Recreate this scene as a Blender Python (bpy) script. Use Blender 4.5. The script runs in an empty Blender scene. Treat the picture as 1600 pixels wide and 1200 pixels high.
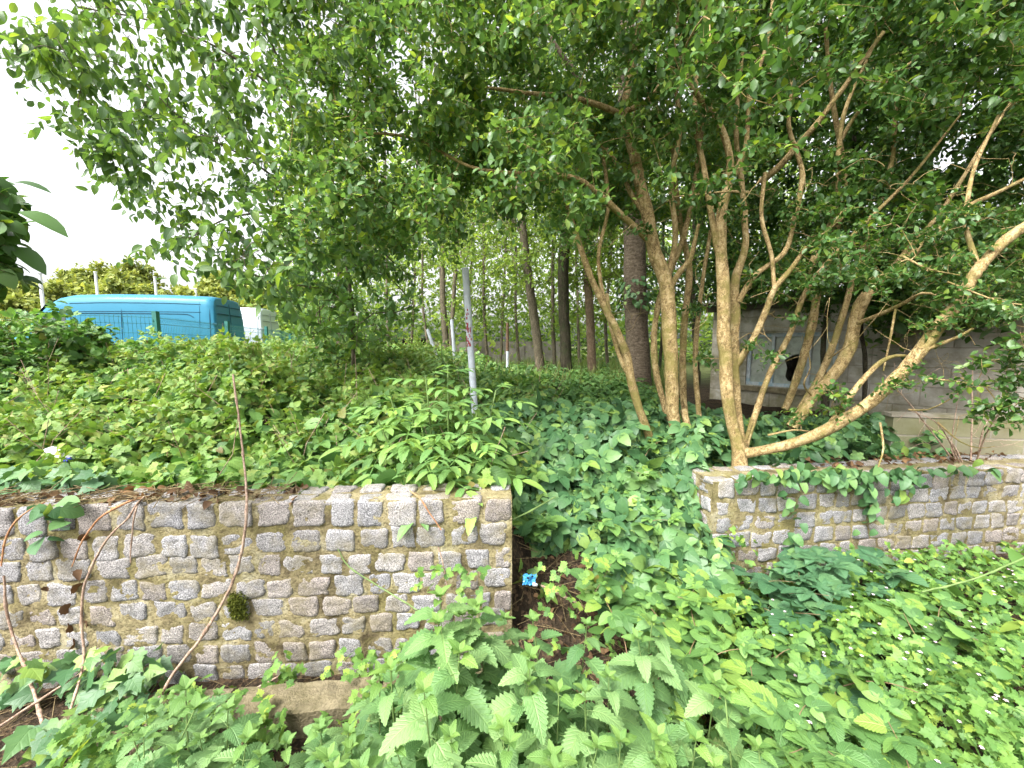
import bpy, math
import numpy as np
from mathutils import Vector

R = np.random.default_rng(11)
sc = bpy.context.scene
COL = sc.collection
F, EYE = 622.0, 1.6
PITCH = math.atan(60 / F)
CP, SP = math.cos(PITCH), math.sin(PITCH)


def P(px, py, d):
    """world point seen at photo pixel (px, py), d metres ahead of the camera"""
    px, py, d = np.asarray(px, float), np.asarray(py, float), np.asarray(d, float)
    x, y = (px - 800) / F, (600 - py) / F
    s = d / (CP + y * SP)
    return np.stack([x * s, d + 0 * s, EYE + (-SP + y * CP) * s], -1)


def unit(v):
    return v / np.maximum(np.linalg.norm(v, axis=-1, keepdims=True), 1e-9)


def sstep(a, b, x):
    t = np.clip((x - a) / (b - a), 0, 1)
    return t * t * (3 - 2 * t)


_ph = np.random.default_rng(3).uniform(0, 6.28, (40, 2))
_dr = unit(np.random.default_rng(4).normal(size=(40, 3)))


def noise3(p, scale, seed=0, octaves=3):
    """cheap smooth pseudo noise, about -1..1"""
    out, amp, tot = 0.0, 1.0, 0.0
    for o in range(octaves):
        f = (2 ** o) / scale
        a = 0
        for k in range(4):
            i = (seed * 7 + o * 4 + k) % 40
            j = (i * 3 + 5) % 40
            a = a + np.sin(p @ _dr[i] * f * 6.28 + _ph[i, 0] + 1.7 * np.sin(p @ _dr[j] * f * 3.7 + _ph[j, 1]))
        out = out + amp * a / 3.0
        tot += amp
        amp *= 0.5
    return out / tot


# ------------------------------------------------------------------ mesh buffers
class Buf:
    def __init__(self):
        self.v, self.q, self.t, self.uv, self.qm, self.tm, self.n = [], [], [], [], [], [], 0

    def add(self, v, q=None, t=None, uv=None, mat=0):
        v = np.asarray(v, float).reshape(-1, 3)
        self.v.append(v)
        self.uv.append(np.zeros((len(v), 2)) if uv is None else np.asarray(uv, float).reshape(-1, 2))
        if q is not None and len(q):
            q = np.asarray(q, int).reshape(-1, 4)
            self.q.append(q + self.n)
            self.qm.append(np.full(len(q), mat))
        if t is not None and len(t):
            t = np.asarray(t, int).reshape(-1, 3)
            self.t.append(t + self.n)
            self.tm.append(np.full(len(t), mat))
        self.n += len(v)

    def box(self, c, ex, ey, ez, mat=0):
        """box centred on c with half-edge vectors ex, ey, ez"""
        c, ex, ey, ez = (np.asarray(a, float) for a in (c, ex, ey, ez))
        v = [c + sx * ex + sy * ey + sz * ez for sz in (-1, 1) for sy in (-1, 1) for sx in (-1, 1)]
        self.add(v, [(0, 2, 3, 1), (4, 5, 7, 6), (0, 1, 5, 4), (2, 6, 7, 3), (0, 4, 6, 2), (1, 3, 7, 5)], mat=mat)

    def tubes(self, paths, rad, k=4, mat=0):
        paths = np.asarray(paths, float)
        if paths.ndim == 2:
            paths = paths[None]
        N, m, _ = paths.shape
        rad = np.broadcast_to(np.asarray(rad, float), (N, m))
        tan = np.gradient(paths, axis=1) if m > 1 else paths
        tan = unit(tan)
        main = unit(paths[:, -1] - paths[:, 0])
        ref = np.where(np.abs(main[:, 2:3]) > 0.8, np.array([[1.0, 0.13, 0]]), np.array([[0, 0, 1.0]]))
        a = np.empty_like(paths)
        prev = unit(np.cross(ref, main))
        for i in range(m):
            prev = unit(prev - tan[:, i] * np.sum(prev * tan[:, i], -1, keepdims=True))
            a[:, i] = prev
        b = np.cross(tan, a)
        ang = np.arange(k) * 2 * math.pi / k
        ring = (a[:, :, None] * np.cos(ang)[None, None, :, None] + b[:, :, None] * np.sin(ang)[None, None, :, None])
        v = paths[:, :, None] + ring * rad[:, :, None, None]
        i = np.arange(m - 1)[:, None] * k
        j = np.arange(k)[None]
        jn = (j + 1) % k
        q = np.stack([i + j, i + jn, i + k + jn, i + k + j], -1).reshape(-1, 4)
        q = (q[None] + (np.arange(N) * m * k)[:, None, None]).reshape(-1, 4)
        self.add(v, q, mat=mat)

    def build(self, name, mats, parent=None, smooth=True, base=None):
        mats = mats if isinstance(mats, (list, tuple)) else [mats]
        v = np.concatenate(self.v) if self.v else np.zeros((0, 3))
        uv = np.concatenate(self.uv) if self.uv else np.zeros((0, 2))
        off = np.zeros(3)
        p = parent
        while p is not None:
            off += np.array(p.location)
            p = p.parent
        if base is not None:
            off = np.asarray(base, float)
        v = v - off
        q = np.concatenate(self.q) if self.q else np.zeros((0, 4), int)
        t = np.concatenate(self.t) if self.t else np.zeros((0, 3), int)
        qm = np.concatenate(self.qm) if self.qm else np.zeros(0, int)
        tm = np.concatenate(self.tm) if self.tm else np.zeros(0, int)
        li = np.concatenate([q.ravel(), t.ravel()]).astype(np.int32)
        ls = np.concatenate([np.arange(len(q)) * 4, len(q) * 4 + np.arange(len(t)) * 3]).astype(np.int32)
        me = bpy.data.meshes.new(name)
        me.vertices.add(len(v))
        me.vertices.foreach_set("co", v.astype(np.float32).ravel())
        me.loops.add(len(li))
        me.loops.foreach_set("vertex_index", li)
        me.polygons.add(len(ls))
        me.polygons.foreach_set("loop_start", ls)
        me.polygons.foreach_set("material_index", np.concatenate([qm, tm]).astype(np.int32))
        me.polygons.foreach_set("use_smooth", np.full(len(ls), bool(smooth)))
        u = me.uv_layers.new(name="UVMap")
        u.data.foreach_set("uv", uv[li].astype(np.float32).ravel())
        for m_ in mats:
            me.materials.append(m_)
        me.update(calc_edges=True)
        o = bpy.data.objects.new(name, me)
        COL.objects.link(o)
        if parent is not None:
            o.parent = parent
        elif base is not None:
            o.location = base
        return o


def tag(o, label, cat, group=None):
    o["label"] = label
    o["category"] = cat
    if group:
        o["group"] = group
    return o


def thing(name, label, cat, loc=(0, 0, 0), group=None):
    o = bpy.data.objects.new(name, None)
    COL.objects.link(o)
    o.location = [float(a) for a in loc]
    o.empty_display_size = 0.1
    return tag(o, label, cat, group)


def kind(o, k):
    o["kind"] = k
    return o


def dup(root, loc, rz=0.0, s=1.0, tilt=(0, 0), label=None):
    r = root.copy()
    COL.objects.link(r)
    r.location = [float(a) for a in loc]
    r.rotation_euler = (float(tilt[0]), float(tilt[1]), float(rz))
    r.scale = (float(s),) * 3
    if label:
        r["label"] = label
    for ch in root.children:
        c = ch.copy()
        COL.objects.link(c)
        c.parent = r
    return r


# ------------------------------------------------------------------ materials
class NT:
    def __init__(self, name):
        self.m = bpy.data.materials.new(name)
        self.m.use_nodes = True
        self.t = self.m.node_tree
        self.t.nodes.clear()
        self.out = self.n("ShaderNodeOutputMaterial")

    def n(self, typ, **kw):
        nd = self.t.nodes.new(typ)
        for k, v in kw.items():
            if k.startswith("i_"):
                nd.inputs[k[2:].replace("_", " ")].default_value = v
            else:
                setattr(nd, k, v)
        return nd

    def l(self, a, b):
        self.t.links.new(a, b)

    def ramp(self, fac, stops, interp="LINEAR"):
        r = self.n("ShaderNodeValToRGB")
        r.color_ramp.interpolation = interp
        e = r.color_ramp.elements
        while len(e) < len(stops):
            e.new(0.5)
        for k, (p, c) in enumerate(stops):
            e[k].position = p
            e[k].color = (*c, 1) if len(c) == 3 else c
        self.l(fac, r.inputs[0])
        return r.outputs[0]

    def noise(self, scale, detail=3, rough=0.55, coord=None, dist=0.0):
        nz = self.n("ShaderNodeTexNoise")
        nz.inputs["Scale"].default_value = scale
        nz.inputs["Detail"].default_value = detail
        nz.inputs["Roughness"].default_value = rough
        nz.inputs["Distortion"].default_value = dist
        if coord is None:
            coord = self.pos()
        self.l(coord, nz.inputs["Vector"])
        return nz.outputs["Fac"]

    def pos(self):
        if not hasattr(self, "_p"):
            self._p = self.n("ShaderNodeNewGeometry")
        return self._p.outputs["Position"]

    def island(self):
        self.pos()
        return self._p.outputs["Random Per Island"]

    def mix(self, fac, a, b, blend="MIX"):
        mx = self.n("ShaderNodeMix", data_type="RGBA", blend_type=blend)
        for s, val in ((0, fac), (6, a), (7, b)):
            if isinstance(val, (int, float)):
                mx.inputs[s].default_value = val
            elif isinstance(val, tuple):
                mx.inputs[s].default_value = (*val, 1) if len(val) == 3 else val
            else:
                self.l(val, mx.inputs[s])
        return mx.outputs[2]

    def math(self, op, a, b=None, c=None):
        nd = self.n("ShaderNodeMath", operation=op)
        for k, val in enumerate((a, b, c)):
            if val is None:
                continue
            if isinstance(val, (int, float)):
                nd.inputs[k].default_value = val
            else:
                self.l(val, nd.inputs[k])
        return nd.outputs[0]

    def bump(self, h, strength=0.5, dist=0.01):
        b = self.n("ShaderNodeBump")
        b.inputs["Strength"].default_value = strength
        b.inputs["Distance"].default_value = dist
        self.l(h, b.inputs["Height"])
        return b.outputs[0]

    def bsdf(self, col, rough=0.6, spec=0.4, normal=None, metal=0.0):
        b = self.n("ShaderNodeBsdfPrincipled")
        b.inputs["Roughness"].default_value = rough
        b.inputs["Specular IOR Level"].default_value = spec
        b.inputs["Metallic"].default_value = metal
        if isinstance(col, tuple):
            b.inputs["Base Color"].default_value = (*col, 1)
        else:
            self.l(col, b.inputs["Base Color"])
        if normal is not None:
            self.l(normal, b.inputs["Normal"])
        return b

    def done(self, sh):
        self.l(sh, self.out.inputs[0])
        return self.m


def leaf_mat(name, stops, trans=0.4, rough=0.42, spec=0.45, veins=0.0, vfreq=40.0, patch=0.5, tcol=(1.15, 1.1, 0.55), vlean=1.0, old=None):
    n = NT(name)
    col = n.ramp(n.island(), stops)
    # patches of younger, yellower growth within the plant
    nz = n.noise(1.6, 3)
    young = n.mix(1.0, col, (1.35, 1.25, 0.85), "MULTIPLY")
    f = n.ramp(nz, [(0.45, (0, 0, 0)), (0.7, (patch, patch, patch))])
    col = n.mix(f, col, young)
    if old:
        col = n.mix(n.ramp(n.math("FRACT", n.math("MULTIPLY", n.island(), 37.0)), [(0.955, (0, 0, 0)), (0.965, (1, 1, 1))]), col, old)
    hs = n.n("ShaderNodeHueSaturation")
    hs.inputs["Saturation"].default_value = 1.02
    hs.inputs["Value"].default_value = 1.08
    n.l(col, hs.inputs["Color"])
    col = hs.outputs[0]
    nrm = None
    if veins:
        uv = n.n("ShaderNodeUVMap")
        sp = n.n("ShaderNodeSeparateXYZ")
        n.l(uv.outputs[0], sp.inputs[0])
        a = n.math("ABSOLUTE", sp.outputs[0])
        w = n.math("SINE", n.math("MULTIPLY", n.math("SUBTRACT", sp.outputs[1], n.math("MULTIPLY", a, vlean)), vfreq))
        w01 = n.math("MULTIPLY_ADD", w, 0.5, 0.5)
        vein = n.math("POWER", w01, 6.0)
        mid = n.math("SUBTRACT", 1.0, n.math("MINIMUM", n.math("MULTIPLY", a, 28.0), 1.0))
        line = n.math("MAXIMUM", n.math("MULTIPLY", vein, 0.6), mid)
        light = n.mix(1.0, col, (1.35, 1.25, 1.15), "MULTIPLY")
        col = n.mix(n.math("MULTIPLY", line, veins), col, light)
        h = n.math("ADD", n.math("MULTIPLY", line, -1.0), n.math("MULTIPLY", n.noise(160, 2), 0.5))
        nrm = n.bump(h, 0.55 * veins, 0.004)
    b = n.bsdf(col, rough, spec, nrm)
    tr = n.n("ShaderNodeBsdfTranslucent")
    n.l(n.mix(1.0, col, tcol, "MULTIPLY"), tr.inputs[0])
    if nrm is not None:
        n.l(nrm, tr.inputs[1])
    mx = n.n("ShaderNodeMixShader")
    mx.inputs[0].default_value = trans
    n.l(b.outputs[0], mx.inputs[1])
    n.l(tr.outputs[0], mx.inputs[2])
    return n.done(mx.outputs[0])


def bark_mat(name, a, b, c, scale=18, stretch=0.35, bump=0.7, lichen=None):
    n = NT(name)
    mp = n.n("ShaderNodeMapping")
    mp.inputs["Scale"].default_value = (1, 1, stretch)
    n.l(n.pos(), mp.inputs[0])
    nz = n.noise(scale, 6, 0.75, mp.outputs[0], 0.8)
    fine = n.noise(scale * 4, 4, 0.7)
    col = n.ramp(nz, [(0.36, a), (0.5, b), (0.64, c)])
    col = n.mix(n.ramp(fine, [(0.54, (0, 0, 0)), (0.64, (0.6,) * 3)]), col, tuple(min(1, 1.35 * k) for k in c))
    col = n.mix(n.ramp(n.noise(scale * 2.3, 5, 0.75), [(0.36, (0.75,) * 3), (0.46, (0, 0, 0))]), col, tuple(0.6 * k for k in a))
    if lichen:
        big = n.noise(5.0, 4, 0.7)
        col = n.mix(n.ramp(big, [(0.5, (0, 0, 0)), (0.62, (0.75,) * 3)]), col, lichen)
    h = n.math("ADD", nz, n.math("MULTIPLY", fine, 0.35))
    return n.done(n.bsdf(col, 0.85, 0.2, n.bump(h, bump, 0.012)).outputs[0])


def plain(name, col, rough=0.6, spec=0.4, var=0.25, scale=8.0, metal=0.0, bump=0.0, dirt=None):
    n = NT(name)
    nz = n.noise(scale, 4, 0.6)
    lo, hi = tuple(c * (1 - var) for c in col), tuple(min(1, c * (1 + var)) for c in col)
    c = n.ramp(nz, [(0.3, lo), (0.7, hi)])
    if dirt:
        c = n.mix(n.ramp(n.noise(scale * 0.37, 5, 0.7), [(0.48, (0, 0, 0)), (0.66, (0.8,) * 3)]), c, dirt)
    nr = n.bump(n.noise(scale * 6, 3), bump, 0.01) if bump else None
    return n.done(n.bsdf(c, rough, spec, nr, metal).outputs[0])


M = {}
M["box_leaf"] = leaf_mat("box_leaf", [(0.0, (0.06, 0.13, 0.045)), (0.45, (0.105, 0.205, 0.06)), (0.8, (0.15, 0.26, 0.1)), (1.0, (0.27, 0.37, 0.06))], 0.5, 0.36, 0.5)
M["dark_leaf"] = leaf_mat("dark_leaf", [(0.0, (0.035, 0.09, 0.02)), (0.5, (0.065, 0.14, 0.035)), (0.85, (0.1, 0.195, 0.06)), (1.0, (0.2, 0.29, 0.04))], 0.42, 0.4, 0.45, patch=0.4)
M["cherry_leaf"] = leaf_mat("cherry_leaf", [(0.0, (0.055, 0.115, 0.045)), (0.5, (0.095, 0.18, 0.06)), (0.85, (0.145, 0.25, 0.075)), (1.0, (0.22, 0.33, 0.06))], 0.52, 0.4, 0.4, veins=0.4, vfreq=55)
M["pale_wood"] = leaf_mat("pale_wood", [(0.0, (0.12, 0.2, 0.05)), (0.6, (0.2, 0.31, 0.08)), (1.0, (0.3, 0.4, 0.1))], 0.58, 0.5, 0.3)
M["sunny_tree"] = leaf_mat("sunny_tree", [(0.0, (0.15, 0.2, 0.06)), (0.5, (0.24, 0.29, 0.09)), (1.0, (0.34, 0.37, 0.12))], 0.35, 0.6, 0.2)
M["bramble"] = leaf_mat("bramble", [(0.0, (0.06, 0.135, 0.045)), (0.4, (0.11, 0.22, 0.06)), (0.75, (0.165, 0.29, 0.08)), (0.95, (0.18, 0.28, 0.06)), (1.0, (0.14, 0.1, 0.04))], 0.36, 0.45, 0.45, veins=0.5, vfreq=45, patch=0.4, tcol=(1.0, 1.12, 0.6))
M["bramble_dark"] = leaf_mat("bramble_dark", [(0.0, (0.045, 0.115, 0.055)), (0.6, (0.065, 0.15, 0.075)), (1.0, (0.095, 0.19, 0.085))], 0.25, 0.4, 0.5, veins=0.8, vfreq=45, patch=0.3)
M["nettle_far"] = leaf_mat("nettle_far", [(0.0, (0.06, 0.145, 0.05)), (0.5, (0.11, 0.225, 0.075)), (0.9, (0.16, 0.29, 0.1)), (1.0, (0.2, 0.3, 0.06))], 0.34, 0.45, 0.4, veins=0.5)
M["nettle"] = leaf_mat("nettle", [(0.0, (0.075, 0.165, 0.06)), (0.5, (0.125, 0.235, 0.09)), (0.97, (0.18, 0.3, 0.12)), (1.0, (0.27, 0.27, 0.08))], 0.33, 0.5, 0.35, veins=0.85, vfreq=48, patch=0.25, tcol=(1.0, 1.1, 0.7))
M["nettle_tip"] = leaf_mat("nettle_tip", [(0.0, (0.1, 0.2, 0.06)), (1.0, (0.15, 0.26, 0.075))], 0.35, 0.5, 0.3, veins=0.7, vfreq=48)
M["ivy"] = leaf_mat("ivy", [(0.0, (0.04, 0.105, 0.042)), (0.5, (0.078, 0.17, 0.068)), (0.85, (0.125, 0.23, 0.08)), (1.0, (0.2, 0.3, 0.065))], 0.25, 0.45, 0.4, veins=0.4, vfreq=22, patch=0.35)
M["herb"] = leaf_mat("herb", [(0.0, (0.075, 0.165, 0.045)), (0.5, (0.125, 0.24, 0.06)), (0.85, (0.18, 0.31, 0.075)), (1.0, (0.27, 0.36, 0.07))], 0.38, 0.5, 0.3)
M["elder"] = leaf_mat("elder", [(0.0, (0.1, 0.21, 0.07)), (0.6, (0.16, 0.29, 0.1)), (1.0, (0.23, 0.37, 0.09))], 0.38, 0.42, 0.4, veins=0.6, vfreq=42, patch=0.6)
M["grass"] = leaf_mat("grass", [(0.0, (0.08, 0.14, 0.04)), (0.7, (0.14, 0.21, 0.06)), (1.0, (0.28, 0.26, 0.12))], 0.35, 0.5, 0.3)
M["bramble_young"] = leaf_mat("bramble_young", [(0.0, (0.12, 0.22, 0.05)), (0.7, (0.18, 0.29, 0.07)), (1.0, (0.26, 0.3, 0.09))], 0.4, 0.5, 0.35, veins=0.4)
M["dead_leaf"] = leaf_mat("dead_leaf", [(0.0, (0.05, 0.03, 0.018)), (0.5, (0.12, 0.07, 0.038)), (1.0, (0.25, 0.155, 0.085))], 0.2, 0.7, 0.2, tcol=(1, 0.8, 0.5))
M["pink"] = plain("pink_petal", (0.7, 0.5, 0.62), 0.6, 0.2, 0.1)
M["orange"] = plain("orange_petal", (0.75, 0.16, 0.03), 0.5, 0.3, 0.2, 60)
M["green_stem"] = plain("green_stem", (0.13, 0.2, 0.06), 0.5, 0.4, 0.3, 30)
M["red_stem"] = plain("red_stem", (0.2, 0.13, 0.07), 0.55, 0.4, 0.35, 20)
M["cane"] = bark_mat("dead_cane", (0.16, 0.1, 0.07), (0.33, 0.23, 0.17), (0.45, 0.34, 0.26), 25, 0.4, 0.4)
M["cane_red"] = bark_mat("red_cane", (0.2, 0.09, 0.04), (0.36, 0.18, 0.09), (0.45, 0.25, 0.13), 25, 0.4, 0.4)
M["bark_tan"] = bark_mat("tan_bark", (0.12, 0.08, 0.035), (0.31, 0.22, 0.095), (0.5, 0.39, 0.21), 26, 0.6, 1.0, (0.2, 0.175, 0.05))
M["bark_red"] = bark_mat("red_bark", (0.09, 0.06, 0.04), (0.2, 0.14, 0.09), (0.3, 0.22, 0.15), 30, 0.4, 0.8)
M["bark_grey"] = bark_mat("grey_bark", (0.045, 0.038, 0.025), (0.105, 0.088, 0.058), (0.18, 0.155, 0.105), 22, 0.3, 0.8)
M["bark_dark"] = bark_mat("dark_bark", (0.02, 0.017, 0.012), (0.05, 0.042, 0.028), (0.09, 0.08, 0.05), 22, 0.3, 0.9, (0.04, 0.055, 0.02))
M["bark_cherry"] = bark_mat("cherry_bark", (0.07, 0.052, 0.036), (0.13, 0.1, 0.07), (0.2, 0.16, 0.12), 9, 5.0, 0.25)
M["twig"] = bark_mat("twig_bark", (0.07, 0.05, 0.025), (0.16, 0.12, 0.06), (0.26, 0.2, 0.11), 40, 0.4, 0.5)
M["white_pole"] = plain("pole_paint", (0.5, 0.54, 0.6), 0.45, 0.4, 0.18, 14, dirt=None)
M["rust"] = plain("rusty_steel", (0.13, 0.08, 0.05), 0.85, 0.2, 0.5, 30)
M["red_paint"] = plain("red_paint", (0.35, 0.05, 0.06), 0.6, 0.3, 0.3, 60)
M["blue_litter"] = plain("blue_foil", (0.03, 0.2, 0.4), 0.3, 0.6, 0.25, 60)
M["white_plastic"] = plain("white_plastic", (0.72, 0.73, 0.78), 0.28, 0.5, 0.08, 25)
M["blue_cap"] = plain("blue_cap", (0.06, 0.08, 0.5), 0.35, 0.5, 0.1)
M["pale_foil"] = plain("pale_foil", (0.5, 0.6, 0.75), 0.3, 0.6, 0.3, 60)
M["black"] = plain("dark_void", (0.012, 0.012, 0.012), 0.9, 0.1)
M["fence_green"] = plain("fence_green", (0.02, 0.13, 0.11), 0.45, 0.4, 0.15)
M["lamp_white"] = plain("pole_white", (0.6, 0.62, 0.65), 0.5, 0.4, 0.1)


def van_paint(name, c):
    n = NT(name)
    nz = n.noise(1.5, 4)
    col = n.ramp(nz, [(0.3, tuple(k * 0.9 for k in c)), (0.7, c)])
    b = n.bsdf(col, 0.5, 0.15, n.bump(n.noise(3.0, 2), 0.05, 0.02))
    b.inputs["Coat Weight"].default_value = 0.1
    b.inputs["Coat Roughness"].default_value = 0.12
    return n.done(b.outputs[0])


M["van_blue"] = van_paint("van_blue", (0.025, 0.165, 0.265))
M["van_white"] = van_paint("van_white", (0.6, 0.66, 0.74))
M["seam"] = plain("panel_seam", (0.012, 0.06, 0.1), 0.7, 0.2)
M["seam_grey"] = plain("panel_seam_grey", (0.25, 0.28, 0.32), 0.7, 0.2)
M["van_glass"] = plain("van_glass", (0.02, 0.025, 0.03), 0.08, 0.6)
M["tyre"] = plain("tyre_rubber", (0.02, 0.02, 0.02), 0.8, 0.2)
M["rim"] = plain("wheel_rim", (0.4, 0.4, 0.42), 0.4, 0.5, metal=0.8)
M["lamp_red"] = plain("lamp_red", (0.6, 0.06, 0.03), 0.2, 0.6)
M["lamp_clear"] = plain("lamp_clear", (0.7, 0.7, 0.7), 0.1, 0.6)


def stone_mat():
    n = NT("granite_sett")
    sp = n.noise(210, 2, 0.6)
    col = n.ramp(sp, [(0.34, (0.09, 0.089, 0.092)), (0.44, (0.25, 0.245, 0.248)), (0.55, (0.37, 0.36, 0.36)), (0.68, (0.6, 0.585, 0.58))])
    tint = n.ramp(n.island(), [(0.0, (0.8, 0.81, 0.84)), (0.35, (0.92, 0.92, 0.93)), (0.7, (0.95, 0.91, 0.87)), (1.0, (0.85, 0.76, 0.69))])
    col = n.mix(1.0, col, tint, "MULTIPLY")
    val = n.ramp(n.math("FRACT", n.math("MULTIPLY", n.island(), 17.0)), [(0, (0.72,) * 3), (1, (1.08,) * 3)])
    col = n.mix(1.0, col, val, "MULTIPLY")
    st = n.noise(5.5, 5, 0.7)
    col = n.mix(n.ramp(st, [(0.46, (0, 0, 0)), (0.66, (0.65,) * 3)]), col, (0.2, 0.17, 0.09))
    blk = n.noise(9, 5, 0.75, dist=0.5)
    col = n.mix(n.ramp(blk, [(0.62, (0, 0, 0)), (0.74, (0.75,) * 3)]), col, (0.05, 0.045, 0.03))
    h = n.math("ADD", n.noise(75, 4, 0.7), n.math("MULTIPLY", sp, 0.6))
    return n.done(n.bsdf(col, 0.78, 0.3, n.bump(h, 0.8, 0.008)).outputs[0])


def mortar_mat():
    n = NT("mossy_mortar")
    a = n.noise(7, 5, 0.65)
    col = n.ramp(a, [(0.33, (0.08, 0.062, 0.035)), (0.43, (0.2, 0.165, 0.09)), (0.53, (0.3, 0.255, 0.14)), (0.65, (0.4, 0.365, 0.25))])
    m = n.noise(3.1, 5, 0.7)
    col = n.mix(n.ramp(m, [(0.47, (0, 0, 0)), (0.62, (0.7,) * 3)]), col, (0.19, 0.17, 0.06))
    f = n.noise(90, 4, 0.7)
    col = n.mix(n.ramp(f, [(0.36, (0.7,) * 3), (0.5, (0, 0, 0))]), col, (0.07, 0.055, 0.03))
    h = n.math("ADD", f, n.math("MULTIPLY", n.noise(22, 4), 1.2))
    return n.done(n.bsdf(col, 0.92, 0.15, n.bump(h, 0.9, 0.012)).outputs[0])


def soil_mat():
    n = NT("soil_litter")
    a = n.noise(9, 6, 0.7)
    col = n.ramp(a, [(0.3, (0.012, 0.009, 0.006)), (0.5, (0.032, 0.023, 0.015)), (0.7, (0.065, 0.047, 0.03))])
    v = n.n("ShaderNodeTexVoronoi")
    v.inputs["Scale"].default_value = 60
    n.l(n.pos(), v.inputs["Vector"])
    chip = n.ramp(v.outputs["Color"], [(0.62, (0, 0, 0)), (0.7, (0.7,) * 3)])
    col = n.mix(chip, col, (0.1, 0.066, 0.038))
    # distant ground is grassed over
    far = n.n("ShaderNodeSeparateXYZ")
    n.l(n.pos(), far.inputs[0])
    f = n.math("MULTIPLY", n.math("SUBTRACT", far.outputs[1], 8.0), 0.25)
    f = n.math("MINIMUM", n.math("MAXIMUM", f, 0.0), 0.85)
    col = n.mix(f, col, n.ramp(n.noise(3, 5, 0.7), [(0.35, (0.05, 0.06, 0.025)), (0.65, (0.12, 0.15, 0.05))]))
    h = n.math("ADD", n.noise(40, 4, 0.7), n.math("MULTIPLY", v.outputs["Distance"], 0.5))
    return n.done(n.bsdf(col, 0.95, 0.15, n.bump(h, 1.0, 0.02)).outputs[0])


def block_mat(name, tint=(1, 1, 1)):
    """big concrete blocks, weathered; coordinates come from the UV map in metres"""
    n = NT(name)
    uv = n.n("ShaderNodeUVMap")
    br = n.n("ShaderNodeTexBrick")
    br.inputs["Scale"].default_value = 1.0
    br.inputs["Brick Width"].default_value = 0.45
    br.inputs["Row Height"].default_value = 0.225
    br.inputs["Mortar Size"].default_value = 0.008
    br.inputs["Mortar Smooth"].default_value = 0.4
    br.inputs["Color1"].default_value = (0.5 * tint[0], 0.47 * tint[1], 0.41 * tint[2], 1)
    br.inputs["Color2"].default_value = (0.42 * tint[0], 0.395 * tint[1], 0.34 * tint[2], 1)
    br.inputs["Mortar"].default_value = (0.33, 0.3, 0.25, 1)
    n.l(uv.outputs[0], br.inputs["Vector"])
    col = br.outputs["Color"]
    s = n.noise(2.2, 6, 0.7)
    col = n.mix(n.ramp(s, [(0.42, (0, 0, 0)), (0.6, (0.7,) * 3)]), col, (0.17, 0.15, 0.1))
    g = n.noise(1.3, 5, 0.7)
    col = n.mix(n.ramp(g, [(0.47, (0, 0, 0)), (0.62, (0.7,) * 3)]), col, (0.14, 0.13, 0.05))
    w = n.noise(3.3, 5, 0.75)
    col = n.mix(n.ramp(w, [(0.62, (0, 0, 0)), (0.7, (0.7,) * 3)]), col, (0.46, 0.44, 0.4))
    h = n.math("ADD", n.math("MULTIPLY", br.outputs["Fac"], -1.0), n.math("MULTIPLY", n.noise(60, 4, 0.7), 0.5))
    return n.done(n.bsdf(col, 0.9, 0.2, n.bump(h, 0.7, 0.008)).outputs[0])


M["sett"], M["mortar"], M["soil"], M["block"] = stone_mat(), mortar_mat(), soil_mat(), block_mat("concrete_block")
M["kerb"] = plain("kerb_concrete", (0.19, 0.16, 0.1), 0.9, 0.2, 0.4, 16, bump=0.9, dirt=(0.08, 0.07, 0.03))
M["far_wall"] = plain("far_concrete", (0.24, 0.22, 0.2), 0.9, 0.2, 0.25, 2.0, dirt=(0.1, 0.09, 0.06))
M["asbestos"] = plain("roof_sheet", (0.11, 0.095, 0.075), 0.9, 0.2, 0.35, 5, bump=0.4, dirt=(0.06, 0.06, 0.03))
M["dirty_glass"] = plain("dirty_glass", (0.33, 0.36, 0.31), 0.25, 0.5, 0.3, 9, dirt=(0.42, 0.43, 0.38))
M["blue_frame"] = plain("blue_frame", (0.42, 0.46, 0.48), 0.6, 0.3, 0.25, 15, dirt=(0.12, 0.3, 0.4))
M["teal_frame"] = plain("teal_frame", (0.05, 0.13, 0.15), 0.6, 0.3, 0.25, 15)

# ------------------------------------------------------------------ leaf templates


class T:
    def __init__(self, v, q, t, uv):
        self.v, self.q, self.t, self.uv = np.asarray(v, float), np.asarray(q, int).reshape(-1, 4), np.asarray(t, int).reshape(-1, 3), np.asarray(uv, float)

    def xf(self, loc=(0, 0, 0), ang=0.0, s=1.0, pitch=0.0):
        v = self.v * s
        c, sn = math.cos(pitch), math.sin(pitch)
        v = np.stack([v[:, 0], v[:, 1] * c - v[:, 2] * sn, v[:, 1] * sn + v[:, 2] * c], -1)
        c, sn = math.cos(ang), math.sin(ang)
        v = np.stack([v[:, 0] * c - v[:, 1] * sn, v[:, 0] * sn + v[:, 1] * c, v[:, 2]], -1)
        return T(v + np.asarray(loc), self.q, self.t, self.uv)


def join(*ts):
    v, q, t, uv, n = [], [], [], [], 0
    for a in ts:
        v.append(a.v)
        uv.append(a.uv)
        q.append(a.q + n)
        t.append(a.t + n)
        n += len(a.v)
    return T(np.concatenate(v), np.concatenate(q), np.concatenate(t), np.concatenate(uv))


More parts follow.
